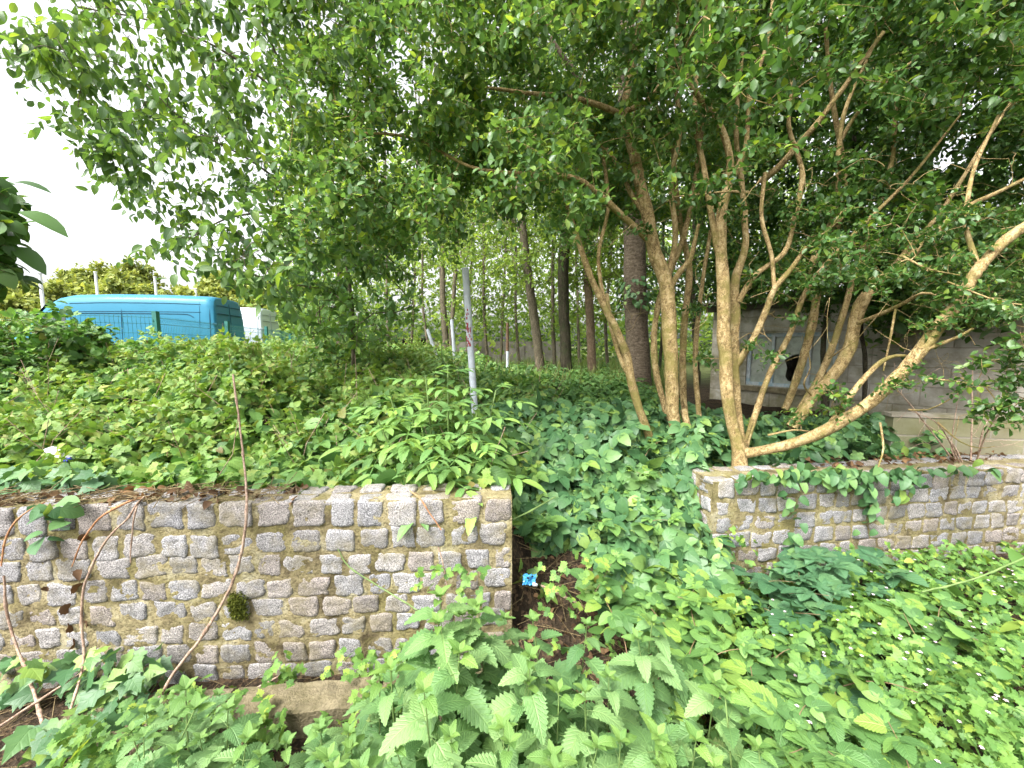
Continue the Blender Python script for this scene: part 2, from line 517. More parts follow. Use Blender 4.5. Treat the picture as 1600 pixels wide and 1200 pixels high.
def blade(ts, ws, fold=0.25, droop=0.25, teeth=0.0, wave=0.0):
    """leaf along +Y, length 1, midrib on x=0; ts rows from 0 to 1, ws half widths"""
    v, uv, q, t = [(0, 0, 0)], [(0, 0)], [], []
    prev = None
    for i in range(1, len(ts) - 1):
        y, w = ts[i], ws[i]
        sh = 0
        if teeth:
            sh = teeth if i % 2 else -teeth * 0.6
        k = len(v)
        zz = -droop * y * y
        wz = wave * math.sin(i * 1.9)
        v += [(0, y, zz), (-w, y + sh, zz + fold * w + wz), (w, y + sh, zz + fold * w - wz)]
        uv += [(0, y), (-w, y), (w, y)]
        if prev is None:
            t += [(0, k + 2, k), (0, k, k + 1)]
        else:
            q += [(prev, prev + 2, k + 2, k), (prev + 1, prev, k, k + 1)]
        prev = k
    k = len(v)
    v.append((0, 1, -droop))
    uv.append((0, 1))
    t += [(prev, prev + 2, k), (prev + 1, prev, k)]
    return T(v, q, t, uv)


def oval(wmax, n, peak=0.4, teeth=0.0, jag=0.0, fold=0.25, droop=0.25, heart=0.0, wave=0.0):
    ts = np.linspace(0, 1, n + 2)
    a = peak / (1 - peak)
    ws = []
    for i, y in enumerate(ts):
        w = (y ** a) * (1 - y) / ((peak ** a) * (1 - peak)) if 0 < y < 1 else 0
        w = wmax * w ** 0.75
        if jag and 0 < i < n + 1:
            w *= 1 + (jag if i % 2 else -jag)
        ws.append(w)
    t_ = blade(list(ts), ws, fold, droop, teeth, wave)
    if heart:
        m = t_.v[:, 1] < 0.22
        t_.v[m, 1] -= heart * np.abs(t_.v[m, 0]) / wmax
    return t_


def fan(outline, fold=0.15, center=(0, 0.35), droop=0.2):
    o = np.asarray(outline, float)
    v = np.concatenate([[center], o])
    z = fold * np.abs(v[:, 0]) - droop * v[:, 1] ** 2
    uv = np.stack([v[:, 0], v[:, 1]], -1)
    k = len(o)
    t = [(0, 1 + i, 1 + (i + 1) % k) for i in range(k)]
    return T(np.stack([v[:, 0], v[:, 1], z], -1), [], t, uv)


def mirror_outline(right):
    r = list(right)
    return [(0, r[0][1])] + r[1:-1] + [r[-1]] + [(-x, y) for x, y in reversed(r[1:-1])]


SMALL = oval(0.27, 2, 0.5, fold=0.35, droop=0.12)
CHERRY = oval(0.25, 4, 0.45, fold=0.3, droop=0.35)
FARLEAF = oval(0.33, 1, 0.45, fold=0.3, droop=0.2)
LEAFLET = oval(0.33, 5, 0.4, fold=0.22, droop=0.3, jag=0.06)
LEAFLET_FINE = oval(0.36, 17, 0.38, teeth=0.012, jag=0.075, fold=0.18, droop=0.3, heart=0.05, wave=0.008)
NETTLE = oval(0.33, 19, 0.3, teeth=0.016, jag=0.13, fold=0.2, droop=0.45, heart=0.1, wave=0.006)
NETTLES = [NETTLE, oval(0.36, 19, 0.32, teeth=0.018, jag=0.11, fold=0.05, droop=0.7, heart=0.12, wave=0.018), oval(0.3, 17, 0.3, teeth=0.015, jag=0.14, fold=0.4, droop=0.25, heart=0.06, wave=0.014), oval(0.34, 21, 0.28, teeth=0.016, jag=0.12, fold=0.15, droop=0.55, heart=0.14, wave=0.025)]
NETTLE_FAR = oval(0.3, 4, 0.33, fold=0.25, droop=0.45, heart=0.05)
ELDERLET = oval(0.2, 9, 0.42, jag=0.05, fold=0.22, droop=0.35)
STALK = T([(-0.012, 0, 0), (0.012, 0, 0), (0.012, 1, 0), (-0.012, 1, 0)], [(0, 1, 2, 3)], [], [(0, 0)] * 4)
TRI = join(LEAFLET.xf((0, 0.3, 0), 0, 0.62), LEAFLET.xf((0, 0.28, 0), 1.15, 0.5), LEAFLET.xf((0, 0.28, 0), -1.15, 0.5))
TRI_FINE = join(LEAFLET_FINE.xf((0, 0.42, 0), 0, 0.6), LEAFLET_FINE.xf((0, 0.36, 0), 1.2, 0.5, 0.1), LEAFLET_FINE.xf((0, 0.36, 0), -1.2, 0.5, -0.05), STALK.xf((0, 0, 0), 0, 0.42))
FIVE_FINE = join(LEAFLET_FINE.xf((0, 0.45, 0), 0, 0.55), LEAFLET_FINE.xf((0, 0.38, 0), 0.95, 0.48, 0.05), LEAFLET_FINE.xf((0, 0.38, 0), -0.95, 0.48),
                 LEAFLET_FINE.xf((0, 0.36, 0), 2.0, 0.36), LEAFLET_FINE.xf((0, 0.36, 0), -2.0, 0.36), STALK.xf((0, 0, 0), 0, 0.45))
ELDER = join(ELDERLET.xf((0, 0.72, -0.12), 0, 0.42), *[ELDERLET.xf((0, y, -0.25 * y * y), s * 1.05, 0.36) for y in (0.36, 0.62) for s in (1, -1)],
             STALK.xf((0, 0, 0), 0, 0.75, -0.1))
IVY = fan(mirror_outline([(0, 0), (0.2, -0.12), (0.42, -0.02), (0.34, 0.2), (0.52, 0.42), (0.3, 0.5), (0.16, 0.72), (0, 1.0)]))
IVY_PLAIN = oval(0.4, 4, 0.35, fold=0.15, droop=0.25, heart=0.1)
_h = mirror_outline([(0, 0), (0.1, 0.15), (0.4, 0.22), (0.3, 0.34), (0.44, 0.46), (0.26, 0.54), (0.32, 0.72), (0.13, 0.76), (0, 1.0)])
HERBLET = fan(_h, 0.1, (0, 0.4), 0.2)
HERB = join(HERBLET.xf((0, 0.3, 0), 0, 0.62), HERBLET.xf((0, 0.28, 0), 1.2, 0.55), HERBLET.xf((0, 0.28, 0), -1.2, 0.55), STALK.xf((0, 0, 0), 0, 0.32))
GRASS = T([(-0.018, 0, 0), (0.018, 0, 0), (-0.014, 0.45, 0.0), (0.014, 0.45, 0.0), (0, 1, -0.3)], [(0, 1, 3, 2)], [(2, 3, 4)], [(0, 0)] * 5)


def scatter(buf, tp, pos, axis, normal, scale, mat=0, widen=None):
    pos = np.asarray(pos, float).reshape(-1, 3)
    N = len(pos)
    if not N:
        return
    a = unit(np.broadcast_to(np.asarray(axis, float), (N, 3)))
    s = unit(np.cross(a, np.broadcast_to(np.asarray(normal, float), (N, 3)) + 1e-6))
    n = np.cross(s, a)
    scale = np.broadcast_to(np.asarray(scale, float), (N,))
    tv = tp.v
    wx = np.ones(N) if widen is None else widen
    v = pos[:, None] + scale[:, None, None] * (tv[None, :, 0:1] * wx[:, None, None] * s[:, None] + tv[None, :, 1:2] * a[:, None] + tv[None, :, 2:3] * n[:, None])
    k = len(tv)
    off = (np.arange(N) * k)[:, None, None]
    q = (tp.q[None] + off).reshape(-1, 4) if len(tp.q) else None
    t = (tp.t[None] + off).reshape(-1, 3) if len(tp.t) else None
    buf.add(v, q, t, np.tile(tp.uv, (N, 1)), mat)


def rdir(n, zs=1.0, rg=None):
    v = (rg or R).normal(size=(n, 3))
    v[:, 2] *= zs
    return unit(v)


# ------------------------------------------------------------------ ground
def wall_y(x):
    """front face of the left wall"""
    return 1.86 + 0.064 * x


def wall_r(x):
    """front face of the right wall"""
    return 2.42 + 0.13 * (x - 1.262)


def ground(x, y):
    x, y = np.asarray(x, float), np.asarray(y, float)
    left = 0.72 * sstep(0.06, 0.17, y - wall_y(np.minimum(x, 0)))
    mid = 0.06 + 0.66 * sstep(1.3, 3.6, y)
    right = 0.13 + 0.58 * sstep(0.06, 0.24, y - (wall_r(x)))
    wl = sstep(0.12, -0.12, x)
    wr = sstep(1.15, 1.4, x)
    h = left * wl + mid * (1 - wl) * (1 - wr) + right * wr
    p = np.stack([x, y, 0 * x], -1)
    h = h + 0.03 * noise3(p, 1.3, 1) * sstep(40, 10, np.abs(x) + np.abs(y))
    return h


xs = np.concatenate([[-400, -200, -100, -60, -35, -22, -16], np.linspace(-12, 12, 193), [16, 22, 35, 60, 100, 200, 400]])
ys = np.concatenate([[-200, -60, -20, -8, -4], np.linspace(-2, 12, 169), [14, 17, 21, 27, 36, 50, 80, 140, 250, 420]])
gx, gy = np.meshgrid(xs, ys)
g = Buf()
nx, ny = len(xs), len(ys)
i, j = np.meshgrid(np.arange(nx - 1), np.arange(ny - 1))
a = (j * nx + i).ravel()
g.add(np.stack([gx, gy, ground(gx, gy)], -1).reshape(-1, 3), np.stack([a, a + 1, a + nx + 1, a + nx], -1))
kind(g.build("ground", M["soil"]), "structure")

# ------------------------------------------------------------------ cobbled walls
SG = 15
_u, _v = np.meshgrid(np.linspace(-1.45, 1.45, SG), np.linspace(-1.45, 1.45, SG))
_U, _V = np.clip(_u, -1, 1), np.clip(_v, -1, 1)
_D = 1 - np.maximum(np.abs(_u) - 1, 0) * 1.5 - np.maximum(np.abs(_v) - 1, 0) * 1.5
_q = np.stack([_U, _V, np.clip(_D, -0.2, 1)], -1).reshape(-1, 3)
SETT = _q / (np.sum(np.abs(_q) ** 9.0, -1, keepdims=True) ** (1 / 9)) * np.array([1, 1, 1])
_i, _j = np.meshgrid(np.arange(SG - 1), np.arange(SG - 1))
_a = (_j * SG + _i).ravel()
SETTQ = np.stack([_a, _a + 1, _a + SG + 1, _a + SG], -1)


def sett(buf, c, eu, ev, en, w, h, dep, rg):
    """one granite sett with face centre c, unit axes eu (width) ev (height) en (outward)"""
    p = SETT.copy()
    k = rg.normal(size=(5, 3)) * 2.2
    ph = rg.uniform(0, 6.28, 5)
    d = sum(np.sin(p @ k[i] + ph[i]) for i in range(5)) * 0.024
    k2 = rg.normal(size=(4, 3)) * 6
    d = d + sum(np.sin(p @ k2[i] + ph[i]) for i in range(4)) * 0.014
    k3 = rg.normal(size=(4, 3)) * 13
    d = d + sum(np.sin(p @ k3[i] + ph[i]) for i in range(4)) * 0.012
    p = p * (1 + d[:, None] * np.array([1.0, 1.0, 1.5]))
    sk = rg.normal(0, 0.05, 4)
    p[:, 0] += sk[0] * p[:, 1] + sk[1] * p[:, 1] * p[:, 0]
    p[:, 1] += sk[2] * p[:, 0] + sk[3] * p[:, 1] * p[:, 0]
    v = c + (p[:, 0:1] * w / 2) * eu + (p[:, 1:2] * h / 2) * ev + ((p[:, 2:3] - 1) * dep) * en
    buf.add(v, SETTQ)


def mortar_face(buf, o, eu, ev, en, L, H, step, seed, amp=0.008):
    nu, nv = max(2, int(L / step)), max(2, int(H / step))
    u, v = np.meshgrid(np.linspace(0, L, nu), np.linspace(0, H, nv))
    p = o + u[..., None] * eu + v[..., None] * ev
    p = p.reshape(-1, 3)
    d = noise3(p, 0.16, seed) * amp + noise3(p, 0.05, seed + 2) * amp * 0.4
    edge = np.minimum(np.minimum(u, L - u), np.minimum(v, H - v)).ravel()
    p = p + en * (d * sstep(0, 0.03, edge))[:, None]
    a = (np.arange(nv - 1)[:, None] * nu + np.arange(nu - 1)[None]).ravel()
    buf.add(p, np.stack([a, a + 1, a + nu + 1, a + nu], -1))


def cobble_wall(name, label, O, eu, L, rows, top, thick, seed, end_setts, pitch, bottom=-0.15):
    rg = np.random.default_rng(seed)
    eu = unit(np.array(eu, float))
    ez = np.array([0, 0, 1.0])
    en = unit(np.cross(eu, ez))  # toward the camera
    O = np.array(O, float)
    if en[1] > 0:
        en = -en
    t = kind(thing(name, label, "wall", O + eu * L / 2), "thing")
    m = Buf()
    H = top - bottom
    f0 = O + np.array([0, 0, bottom])
    mortar_face(m, f0, eu, ez, en, L, H, 0.012, seed, 0.0075)
    mortar_face(m, f0 + eu * 0 + ez * H, eu, -en, ez, L, thick, 0.03, seed + 1, 0.006)
    mortar_face(m, f0 - en * thick, en, ez, -eu, thick, H, 0.03, seed + 2, 0.006)
    mortar_face(m, f0 + eu * L - en * thick, en, ez, eu, thick, H, 0.03, seed + 2, 0.006)
    mortar_face(m, f0 - en * thick, eu, ez, -en, L, H, 0.15, seed + 3, 0.006)
    m.build("mortar", M["mortar"], t)
    s = Buf()
    for k, (zc, h) in enumerate(rows):
        u = rg.uniform(0.0, 0.03) + (0.0 if k % 2 else 0.02)
        ph = rg.uniform(0, 6)
        while u < L - 0.05:
            w = rg.uniform(0.1, 0.148) * (1.05 if k == 0 else 1)
            if u + w > L:
                w = L - u - 0.004
            if w < 0.05:
                break
            z = zc + 0.008 * math.sin(u * 2.1 + ph) + rg.normal(0, 0.004)
            proud = rg.uniform(0.001, 0.008) + (0.004 if k == 0 else 0)
            hh = h * rg.uniform(1.0, 1.2)
            sett(s, O + eu * (u + w / 2) + ez * z + en * proud, eu, ez, en, w, hh, 0.035, rg)
            u += w + (pitch - 0.117) * rg.uniform(0.3, 1.2)
    u = 0.0
    while u < L - 0.06:  # coping setts on the top
        w = min(rg.uniform(0.1, 0.14), L - u)
        dd = rg.uniform(0.075, 0.1)
        sett(s, O + eu * (u + w / 2) + ez * (top + rg.uniform(0.006, 0.016)) - en * (thick - dd * 0.55), eu, en, ez, w, dd, 0.035, rg)
        if rg.random() < 0.9:
            sett(s, O + eu * (u + w / 2 + rg.uniform(-.02, .02)) + ez * (top + rg.uniform(0.0, 0.008)) - en * 0.045, eu, en, ez, w * .95, 0.085, 0.03, rg)
        u += w + rg.uniform(0.02, 0.05)
    if end_setts:
        for k, (zc, h) in enumerate(rows):
            for c in ((0.07, 0.2) if k % 2 else (0.1, 0.24)):
                sett(s, O - en * c - eu * rg.uniform(0.002, 0.01) + ez * (zc + rg.normal(0, 0.005)), en, ez, -eu, rg.uniform(0.09, 0.115), h * rg.uniform(.85, 1.05), 0.03, rg)
    s.build("setts", M["sett"], t)
    return t


xl = -3.6
rowsL = [(0.812, 0.115), (0.685, 0.098), (0.572, 0.09), (0.462, 0.092), (0.35, 0.085), (0.248, 0.085), (0.13, 0.095), (0.025, 0.08), (-0.07, 0.08)]
wl = cobble_wall("cobble_wall", "long weathered granite cobble wall with mossy mortar left of the overgrown gap", (xl, wall_y(xl), 0), (1, 0.064, 0), -xl / math.cos(0.064), rowsL, 0.87, 0.2, 21, False, 0.142)
rowsR = [(0.742, 0.1), (0.63, 0.09), (0.52, 0.088), (0.41, 0.088), (0.3, 0.088), (0.19, 0.085), (0.08, 0.08)]
wr = cobble_wall("cobble_wall", "short granite cobble wall with bare end under the tan stemmed tree, right of the gap", (1.262, 2.42, 0), (1, 0.13, 0), 3.9, [(z_ - 0.045, h_) for z_, h_ in rowsR], 0.75, 0.28, 22, True, 0.135)

# moss cushion on the left wall (part of that wall)
mo = Buf()
n_ = 1500
c0 = P(380, 940, 1.80)
mp = np.stack([R.normal(0, 0.025, n_), np.zeros(n_), R.normal(0, 0.04, n_)], -1)
mp = mp[(np.abs(mp[:, 0]) < 0.045) & (np.abs(mp[:, 2]) < 0.07)]
bul = np.sqrt(np.clip(1 - (mp[:, 0] / 0.05) ** 2 - (mp[:, 2] / 0.075) ** 2, 0, 1))
mp[:, 1] = -0.022 * bul * R.uniform(0.6, 1, len(mp)) - 0.004
mx_ = np.array([c0[0], wall_y(c0[0]), c0[2]])
mdir = unit(rdir(len(mp), 0.8) + np.array([0, -0.8, 0.2]))
scatter(mo, SMALL, mp + mx_, mdir, rdir(len(mp)), R.uniform(0.008, 0.014, len(mp)))
M["moss"] = leaf_mat("moss", [(0, (0.045, 0.06, 0.012)), (1, (0.11, 0.125, 0.025))], 0.15, 0.8, 0.1)
mo.build("moss_cushion", M["moss"], wl)

# kerb edging at the foot of the left wall
kb = Buf()
k0, k1 = P(300, 1120, 1.52), P(600, 1108, 1.60)
for i in range(3):
    d_ = (k1 - k0)
    d_[2] = 0
    L_ = np.linalg.norm(d_)
    e_ = unit(d_)
    c_ = k0 + e_ * (i - 0.75) * 0.62
    nb = np.cross(e_, [0, 0, 1.0])
    seg = Buf()
    pr = [(-0.075, -0.16), (-0.075, 0.085), (-0.06, 0.1), (0.06, 0.1), (0.075, 0.085), (0.075, -0.16)]
    st = np.linspace(0, 0.6, 14)
    vv = []
    for s_ in st:
        for (a_, z_) in pr:
            vv.append([c_[0] + e_[0] * s_ + nb[0] * a_, c_[1] + e_[1] * s_ + nb[1] * a_, 0.02 + z_])
    vv = np.array(vv)
    vv += noise3(vv, 0.12, 5)[:, None] * 0.005
    qq = [(r * 6 + k, (r + 1) * 6 + k, (r + 1) * 6 + k + 1, r * 6 + k + 1) for r in range(13) for k in range(5)]
    seg.add(vv, qq)
    seg.add(vv[:6], [(0, 1, 2, 3)], None)
    seg.add(vv[:6][[0, 3, 4, 5]], [(0, 1, 2, 3)])
    seg.add(vv[-6:], [(3, 2, 1, 0)])
    seg.add(vv[-6:][[0, 3, 4, 5]], [(3, 2, 1, 0)])
    lab = ["mossy concrete edging block under the ivy and dead canes, leftmost of three", "mossy concrete edging block lying bare at the wall foot behind nettles", "mossy concrete edging block mostly hidden by nettles, rightmost of three"][i]
    tag(seg.build("kerb_block", M["kerb"], base=(c_[0], c_[1], 0), smooth=False), lab, "kerb", "concrete edging blocks at the wall foot")

# ------------------------------------------------------------------ plants: skeleton engine


def catmull(pts, step=0.05):
    pts = np.asarray(pts, float)
    ext = np.concatenate([[2 * pts[0] - pts[1]], pts, [2 * pts[-1] - pts[-2]]])
    out = []
    for i in range(1, len(ext) - 2):
        p0, p1, p2, p3 = ext[i - 1:i + 3]
        n = max(2, int(np.linalg.norm((p2 - p1)[:3]) / step))
        t = np.linspace(0, 1, n, endpoint=False)[:, None]
        out.append(0.5 * (2 * p1 + (p2 - p0) * t + (2 * p0 - 5 * p1 + 4 * p2 - p3) * t ** 2 + (3 * p1 - p0 - 3 * p2 + p3) * t ** 3))
    out.append(pts[-1:])
    return np.concatenate(out)


class Skel:
    def __init__(self, bark, seed):
        self.buf, self.p, self.r, self.rg = Buf(), [], [], np.random.default_rng(seed)
        self.bark = bark

    def stem(self, px, k=10, rough=0.1, world=False, mat=0, node=True):
        """px: (photo x, photo y, distance, width in photo pixels) or world (x, y, z, radius)"""
        px = np.asarray(px, float)
        if world:
            q = px.copy()
        else:
            w = P(px[:, 0], px[:, 1], px[:, 2])
            cs = 0.88 * F / np.sqrt(F ** 2 + (px[:, 0] - 800) ** 2 + 0.3 * (px[:, 1] - 540) ** 2)
            q = np.concatenate([w, (px[:, 3] / 2 * px[:, 2] / F * cs)[:, None]], -1)
        c = catmull(q, 0.045)
        p, r = c[:, :3], np.maximum(c[:, 3], 0.0015)
        nn = noise3(p, 0.35, int(self.rg.integers(0, 30)))
        off = np.stack([noise3(p, 0.5, 3), noise3(p, 0.5, 9), 0 * nn], -1) * np.minimum(r, 0.05)[:, None] * 0.35
        off[0] = 0
        p = p + off
        self.buf.tubes(p, (r * (1 + rough * nn + rough * noise3(p, 0.13, 5) * np.minimum(1, 0.035 / np.maximum(r, 0.01)) ** 2)
            if r.max() < 0.1 else r * (1 + 0.03 * noise3(p, 1.2, 4, 1))), k, mat)
        if node:
            self.p.append(p[len(p) // 4:])
            self.r.append(r[len(p) // 4:])
        return p, r

    def grow(self, clusters, kmax=0.4, k=5, rmin=0.0022, rscale=0.006, sag=0.06):
        nodes, rad = np.concatenate(self.p), np.concatenate(self.r)
        d0 = np.array([np.min(np.sum((nodes - c) ** 2, -1)) for c in clusters])
        cap = len(clusters) * 5 + len(nodes)
        NP, NR = np.empty((cap, 3)), np.empty(cap)
        m = len(nodes)
        NP[:m], NR[:m] = nodes, rad
        paths, rr = [], []
        for c in clusters[np.argsort(d0)]:
            d2 = np.sum((NP[:m] - c) ** 2, -1) * (1 + 0.3 * self.rg.random(m))
            i = int(np.argmin(d2))
            a = NP[i]
            L = np.linalg.norm(c - a)
            if L < 0.03:
                continue
            s = np.linspace(0, 1, 6)[:, None]
            bend = self.rg.normal(size=3) * L * 0.12 + np.array([0, 0, sag * L])
            path = a + (c - a) * s + bend * (4 * s * (1 - s)) + self.rg.normal(size=(6, 3)) * L * 0.018 * np.sin(s * math.pi)
            r0 = min(NR[i] * 0.6, rmin + rscale * L)
            r0 = max(r0, rmin)
            rs = np.linspace(r0, rmin, 6)
            paths.append(path)
            rr.append(rs)
            NP[m:m + 5] = path[1:]
            NR[m:m + 5] = rs[1:]
            m += 5
        if paths:
            self.buf.tubes(np.array(paths), np.array(rr), k)
        return NP[:m]


def sprays(lb, tb, centers, K, L, nl, tp, size, rg, zs=0.6, bias=(0, 0, 0), droop=0.0, up=1.0, spread=0.75, twr=0.0013, mat=0, tmat=0, lean=None):
    C_ = len(centers)
    N = C_ * K
    c = np.repeat(np.asarray(centers), K, 0)
    d = unit(rdir(N, zs, rg) + np.asarray(bias))
    if lean is not None:
        d = unit(d + np.repeat(lean, K, 0))
    ln = L * rg.uniform(0.55, 1.25, N)
    m = 4
    s = np.linspace(0, 1, m)[None, :, None]
    c = c + rg.normal(size=(N, 3)) * L * 0.15
    path = c[:, None] + d[:, None] * ln[:, None, None] * s + np.array([0, 0, -1.0]) * (droop + 0.15) * ln[:, None, None] * s * s
    if tb is not None:
        tb.tubes(path, np.linspace(twr, twr * 0.4, m)[None].repeat(N, 0), 3, tmat)
    t = (np.arange(nl) + 0.6) / nl
    tt = t[None, :, None]
    pos = c[:, None] + d[:, None] * ln[:, None, None] * tt + np.array([0, 0, -1.0]) * (droop + 0.15) * ln[:, None, None] * tt * tt
    side = unit(np.cross(d, rdir(N, 1, rg)))
    side2 = np.cross(d, side)
    phi = np.arange(nl)[None] * 2.4 + rg.uniform(0, 6.28, (N, 1))
    out = side[:, None] * np.cos(phi)[..., None] + side2[:, None] * np.sin(phi)[..., None]
    ax = d[:, None] * (1 - spread) + out * spread + np.array([0, 0, -droop * 1.6]) + rg.normal(size=(N, nl, 3)) * 0.2
    nm = np.array([0, 0, up]) + rg.normal(size=(N, nl, 3)) * 0.55
    sz = size * rg.uniform(0.6, 1.2, (N, nl)) * np.where(t > 0.8, 0.75, 1.0)[None]
    scatter(lb, tp, pos.reshape(-1, 3), ax.reshape(-1, 3), nm.reshape(-1, 3), sz.ravel(), mat)


def inpoly(x, y, poly):
    poly = np.asarray(poly, float)
    c = np.zeros(len(x), bool)
    j = len(poly) - 1
    for i in range(len(poly)):
        xi, yi = poly[i]
        xj, yj = poly[j]
        hit = ((yi > y) != (yj > y)) & (x < (xj - xi) * (y - yi) / (yj - yi + 1e-12) + xi)
        c ^= hit
        j = i
    return c


def volume(poly, dmin, dmax, n, rg, gap=0.0, power=1.0, holes=()):
    """n points in the block of air whose outline is poly, between two distances"""
    poly = np.asarray(poly, float)
    lo, hi = poly.min(0), poly.max(0)
    out = np.zeros((0, 3))
    while len(out) < n:
        q = rg.uniform(lo, hi, (n * 3, 2))
        q = q[inpoly(q[:, 0], q[:, 1], poly)]
        for hx, hy, hr in holes:
            q = q[np.hypot(q[:, 0] - hx, q[:, 1] - hy) > hr]
        d = dmin + (dmax - dmin) * rg.random(len(q)) ** power
        out = np.concatenate([out, P(q[:, 0], q[:, 1], d)])
    out = out[:n]
    if gap:
        keep = []
        for p in out:
            if not keep or np.min(np.sum((np.array(keep) - p) ** 2, -1)) > gap * gap:
                keep.append(p)
        out = np.array(keep)
    return out


def plant(name, label, cat, base, group=None):
    return thing(name, label, cat, base, group)


# ------------------------------------------------------------------ tree B: multi-stemmed tree in the middle, limbs reaching left over the gap
tB = plant("multi_stem_tree", "multi-stemmed tree with pale tan bark at the right edge of the gap, limbs reaching left", "tree", (1.25, 3.1, 0.7))
sB = Skel(M["bark_tan"], 31)
PXY = lambda c: (800 + F * c[:, 0] / c[:, 1], 540 - F * (c[:, 2] - EYE) / c[:, 1])
sB.stem([(1062, 745, 3.08, 42), (1060, 720, 3.09, 29), (1058, 690, 3.1, 24), (1049, 600, 3.1, 25), (1046, 500, 3.1, 27), (1040, 440, 3.1, 27), (1020, 385, 3.1, 24), (1010, 330, 3.08, 22), (990, 240, 3.05, 19), (976, 180, 3.0, 15), (990, 90, 3.0, 11), (1010, -30, 3.0, 8)], 14)
sB.stem([(1048, 448, 3.1, 12), (1062, 425, 3.06, 11), (1078, 405, 3.0, 10), (1086, 375, 2.97, 8), (1092, 350, 2.95, 6)], 8, node=False)
sB.stem([(1050, 722, 3.05, 16), (1025, 700, 3.03, 16), (1003, 650, 3.0, 15), (988, 600, 2.98, 16), (980, 560, 2.97, 16), (962, 515, 2.95, 13), (940, 470, 2.95, 12), (920, 425, 2.95, 11), (900, 365, 2.95, 9), (880, 300, 2.9, 7)], 10)
sB.stem([(990, 598, 2.99, 9), (970, 560, 3.0, 9), (955, 510, 3.1, 9), (948, 460, 3.2, 8)], 8, node=False)
sB.stem([(1013, 375, 3.1, 13), (975, 340, 3.0, 12), (931, 300, 2.9, 11), (894, 277, 2.85, 10), (830, 272, 2.8, 8), (740, 262, 2.7, 6), (640, 215, 2.7, 5), (530, 207, 2.7, 4)], 8)
sB.stem([(1008, 335, 3.08, 10), (985, 300, 3.1, 9), (960, 250, 3.2, 8), (900, 180, 3.3, 6)], 8)
sB.stem([(976, 182, 3.0, 10), (955, 172, 2.95, 11), (924, 161, 2.9, 10), (880, 150, 2.85, 9), (830, 146, 2.8, 7), (740, 138, 2.75, 5), (660, 160, 2.7, 4)], 8)
sB.stem([(972, 176, 3.0, 10), (1000, 165, 2.95, 9), (1025, 142, 2.9, 8), (1050, 90, 2.85, 7), (1060, 20, 2.85, 5)], 8)
sB.stem([(1080, 720, 3.35, 13), (1070, 640, 3.4, 13), (1066, 560, 3.42, 13), (1072, 480, 3.45, 13), (1076, 420, 3.5, 12), (1060, 330, 3.5, 10), (1050, 220, 3.5, 8)], 10)
sB.stem([(1102, 725, 3.4, 10), (1092, 640, 3.45, 10), (1086, 560, 3.5, 10), (1095, 460, 3.5, 8), (1110, 360, 3.5, 7)], 8)
sB.stem([(1040, 445, 3.12, 12), (1055, 370, 3.15, 11), (1048, 290, 3.15, 10), (1062, 200, 3.15, 9), (1050, 100, 3.1, 7)], 8)
sB.stem([(1060, 715, 3.2, 13), (1040, 640, 3.3, 12), (1022, 560, 3.35, 12), (1030, 470, 3.4, 11), (1065, 380, 3.4, 10), (1085, 290, 3.4, 9), (1100, 180, 3.3, 8)], 8)
sB.stem([(945, 480, 2.95, 8), (935, 400, 3.0, 7), (950, 320, 3.05, 7), (940, 230, 3.1, 6)], 8)
sB.stem([(1098, 720, 3.1, 16), (1082, 690, 3.12, 15), (1068, 640, 3.2, 13)], 8, node=False)
polyB = [(395, 60), (470, -20), (430, -260), (1150, -300), (1150, 120), (1090, 250), (1000, 330), (900, 365), (840, 330), (760, 345), (640, 390), (520, 420), (430, 400), (400, 300), (440, 200)]
clB = volume(polyB, 2.2, 3.9, 620, R, 0.1, holes=[(470, 40, 30), (690, 420, 60), (520, 30, 35)])
bx_, by_ = PXY(clB)
clB = clB[~((clB[:, 1] < 3.2) & (bx_ > 930 - 60 * R.random(len(clB))) & (by_ > 60) & (R.random(len(clB)) < 0.7))]
bx_, by_ = PXY(clB)
clB = clB[~((bx_ < 660) & (by_ > 270) & (R.random(len(clB)) < 0.5))]
clB = clB[noise3(clB, 0.9, 14, 2) > -0.3]
crownB = Buf()
sB.grow(clB, sag=0.05)
sprays(crownB, sB.buf, clB, 12, 0.2, 10, SMALL, 0.058, sB.rg, zs=0.6)
clB2 = volume([(640, 200), (1150, 150), (1150, 330), (1000, 350), (860, 340), (700, 330)], 3.2, 5.0, 130, R, 0.1)
sB.grow(clB2)
sprays(crownB, sB.buf, clB2, 9, 0.21, 11, SMALL, 0.056, sB.rg, zs=0.5)
sB.grow(volume([(780, 250), (1110, 150), (1110, 560), (930, 520)], 2.7, 3.8, 110, sB.rg, 0.08), rmin=0.0014, rscale=0.004)
sB.buf.build("trunk", M["bark_tan"], tB)
crownB.build("crown", M["box_leaf"], tB)

# ------------------------------------------------------------------ tree A: the front tree with the long low limb
tA = plant("multi_stem_tree", "tan barked tree behind the short wall with one long limb sweeping low to the right", "tree", (1.6, 2.8, 0.72))
sA = Skel(M["bark_tan"], 32)
sA.stem([(1158, 748, 2.78, 46), (1156, 728, 2.78, 33), (1154, 705, 2.78, 27), (1142, 650, 2.78, 24), (1134, 590, 2.8, 24), (1131, 520, 2.8, 24), (1130, 460, 2.8, 24), (1128, 400, 2.8, 22), (1126, 340, 2.8, 19), (1138, 280, 2.8, 15), (1140, 240, 2.78, 13), (1122, 190, 2.75, 12), (1095, 155, 2.7, 10), (1060, 110, 2.6, 7)], 14)
sA.stem([(1160, 715, 2.8, 18), (1152, 640, 2.9, 18), (1146, 570, 2.95, 19), (1149, 500, 2.98, 18), (1150, 440, 3.0, 17), (1165, 380, 3.0, 13), (1160, 300, 3.0, 11), (1150, 200, 3.0, 9), (1160, 80, 3.0, 7)], 10)
